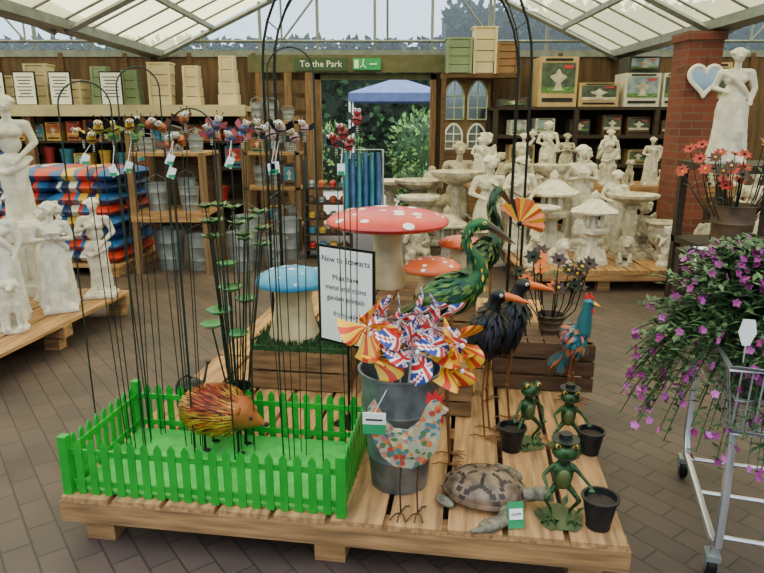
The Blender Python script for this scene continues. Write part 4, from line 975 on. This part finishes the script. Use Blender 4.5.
# ---------------- trolley
b=MB(); W_,D_=.62,.78
z0,z1=.56,.78
for z,r in((z1,.009),((z0+z1)/2,.004),(z0,.007)):
    k=.0 if z==z1 else .03
    b.tube([(k,k,z),(W_-k,k,z),(W_-k,D_-k,z),(k,D_-k,z)],r,CHROME,6,closed=True)
for i in range(19):
    x=.03+i*(W_-.06)/18
    b.tube([(x,0,z1),(x,.03,z0),(x,D_-.03,z0),(x,D_,z1)],.0028,CHROME,4)
for i in range(22):
    y=.03+i*(D_-.06)/21
    b.tube([(0,y,z1),(.03,y,z0),(W_-.03,y,z0),(W_,y,z1)],.0028,CHROME,4)
for x in(.04,W_-.04):
    b.tube([(x,.05,z0),(x,.02,.35),(x,.02,.16),(x,.10,.13),(x,D_-.1,.13),(x,D_-.04,.2),(x,D_-.05,z0)],.014,CHROME,8)
    for y in(.06,D_-.06):
        b.tube([(x,y,.13),(x,y,.09)],.012,CHROME,8); b.box((x,y+.01,.09),(.045,.06,.02),STEEL)
        for s in(-1,1): b.box((x+s*.019,y+.02,.065),(.003,.04,.06),STEEL)
        M0=b.M; b.M=Matrix.Translation((x,y+.025,.05))@Matrix.Rotation(pi/2,4,'Y'); b.lathe([(.02,-.014),(.046,-.014),(.05,-.008),(.05,.008),(.046,.014),(.02,.014)],BLK,n=24); b.lathe([(.001,-.016),(.02,-.016),(.02,.016),(.001,.016)],CHROME,n=12); b.M=M0
for y in(.12,.4,D_-.12): b.tube([(.04,y,.13),(W_-.04,y,.13)],.008,CHROME,6)
b.tube([(0.02,D_-.03,z1),(0,D_+.1,.98),(W_,D_+.1,.98),(W_-.02,D_-.03,z1)],.012,CHROME,8)
b.make('shopping_trolley',(1.05,1.80,0),-.30)
b=MB(); q=random.Random(21)
LF=mat('shrub_leaf',(48,78,42),.6,var=.35,ns=30); LF2=mat('shrub_leaf2',(84,112,66),.6,var=.3,ns=30); PF=mat('flower_purple',(138,32,112),.5,var=.3,ns=30); PF2=mat('flower_lilac',(178,76,160),.5,var=.2)
b.lathe([(.10,0),(.14,.18),(.15,.18),(.15,.2),(.13,.2),(.001,.17)],mat('nursery_pot',(60,56,54),.6),n=24)
for i in range(760):
    u=q.uniform(0,2*pi); k=math.sqrt(q.random()); rx=.42*k; px,py=rx*math.cos(u),rx*math.sin(u)*.8
    top=.46*math.sqrt(max(.02,1-.75*k*k))+q.uniform(-.09,.05)-(q.uniform(0,.36) if k>.70 else 0)
    P=[Vector((px*.12,py*.12,.17)),Vector((px*.6,py*.6,max(.17+(top-.17)*.65+.06,.25))),Vector((px,py,top))]
    b.tube(P,.0018,LF,3)
    for j in range(20):
        f=.2+.8*j/19; p=(P[0].lerp(P[1],min(1,f*2)) if f<.5 else P[1].lerp(P[2],(f-.5)*2)); a=q.uniform(0,2*pi)
        b.blade(p,(math.cos(a),math.sin(a),q.uniform(-.2,.8)),(0,0,1),q.uniform(.024,.044),.015,q.choice([LF,LF,LF2]),.1)
    if q.random()<.6:
        for c_ in range(q.choice([1,1,2])):
            pc=P[2]+Vector((q.uniform(-.012,.012),q.uniform(-.012,.012),q.uniform(-.03,.01))); nd=Vector((q.uniform(-1,1),q.uniform(-1.4,.2),q.uniform(0,1))).normalized(); X=nd.orthogonal().normalized(); Y=nd.cross(X); m=q.choice([PF,PF,PF2])
            for j in range(5): a=2*pi*j/5; b.blade(pc,X*math.cos(a)+Y*math.sin(a)+nd*.2,nd,.014,.012,m,.05)
b.make('flowering_shrub',(1.33,2.10,.575),0,1.12)
b=MB(); b.poly([(-.012,-.05),(.012,-.05),(.03,.0),(.02,.05),(-.02,.05),(-.03,0)],.002,PAPER); b.tube([(0,0,-.05),(0.03,.12,-.16)],.003,PAPER,4); b.make('plant_label',(1.07,1.78,.90),-.3,.8)

# ---------------- camera
cam=bpy.data.cameras.new('camera'); cam.sensor_width=36; cam.lens=36*640/764; cam.clip_end=100
co=bpy.data.objects.new('camera',cam); co.location=(0,0,1.5); co.rotation_euler=(math.radians(90-14.5),0,0); bpy.context.collection.objects.link(co)
bpy.context.scene.camera=co
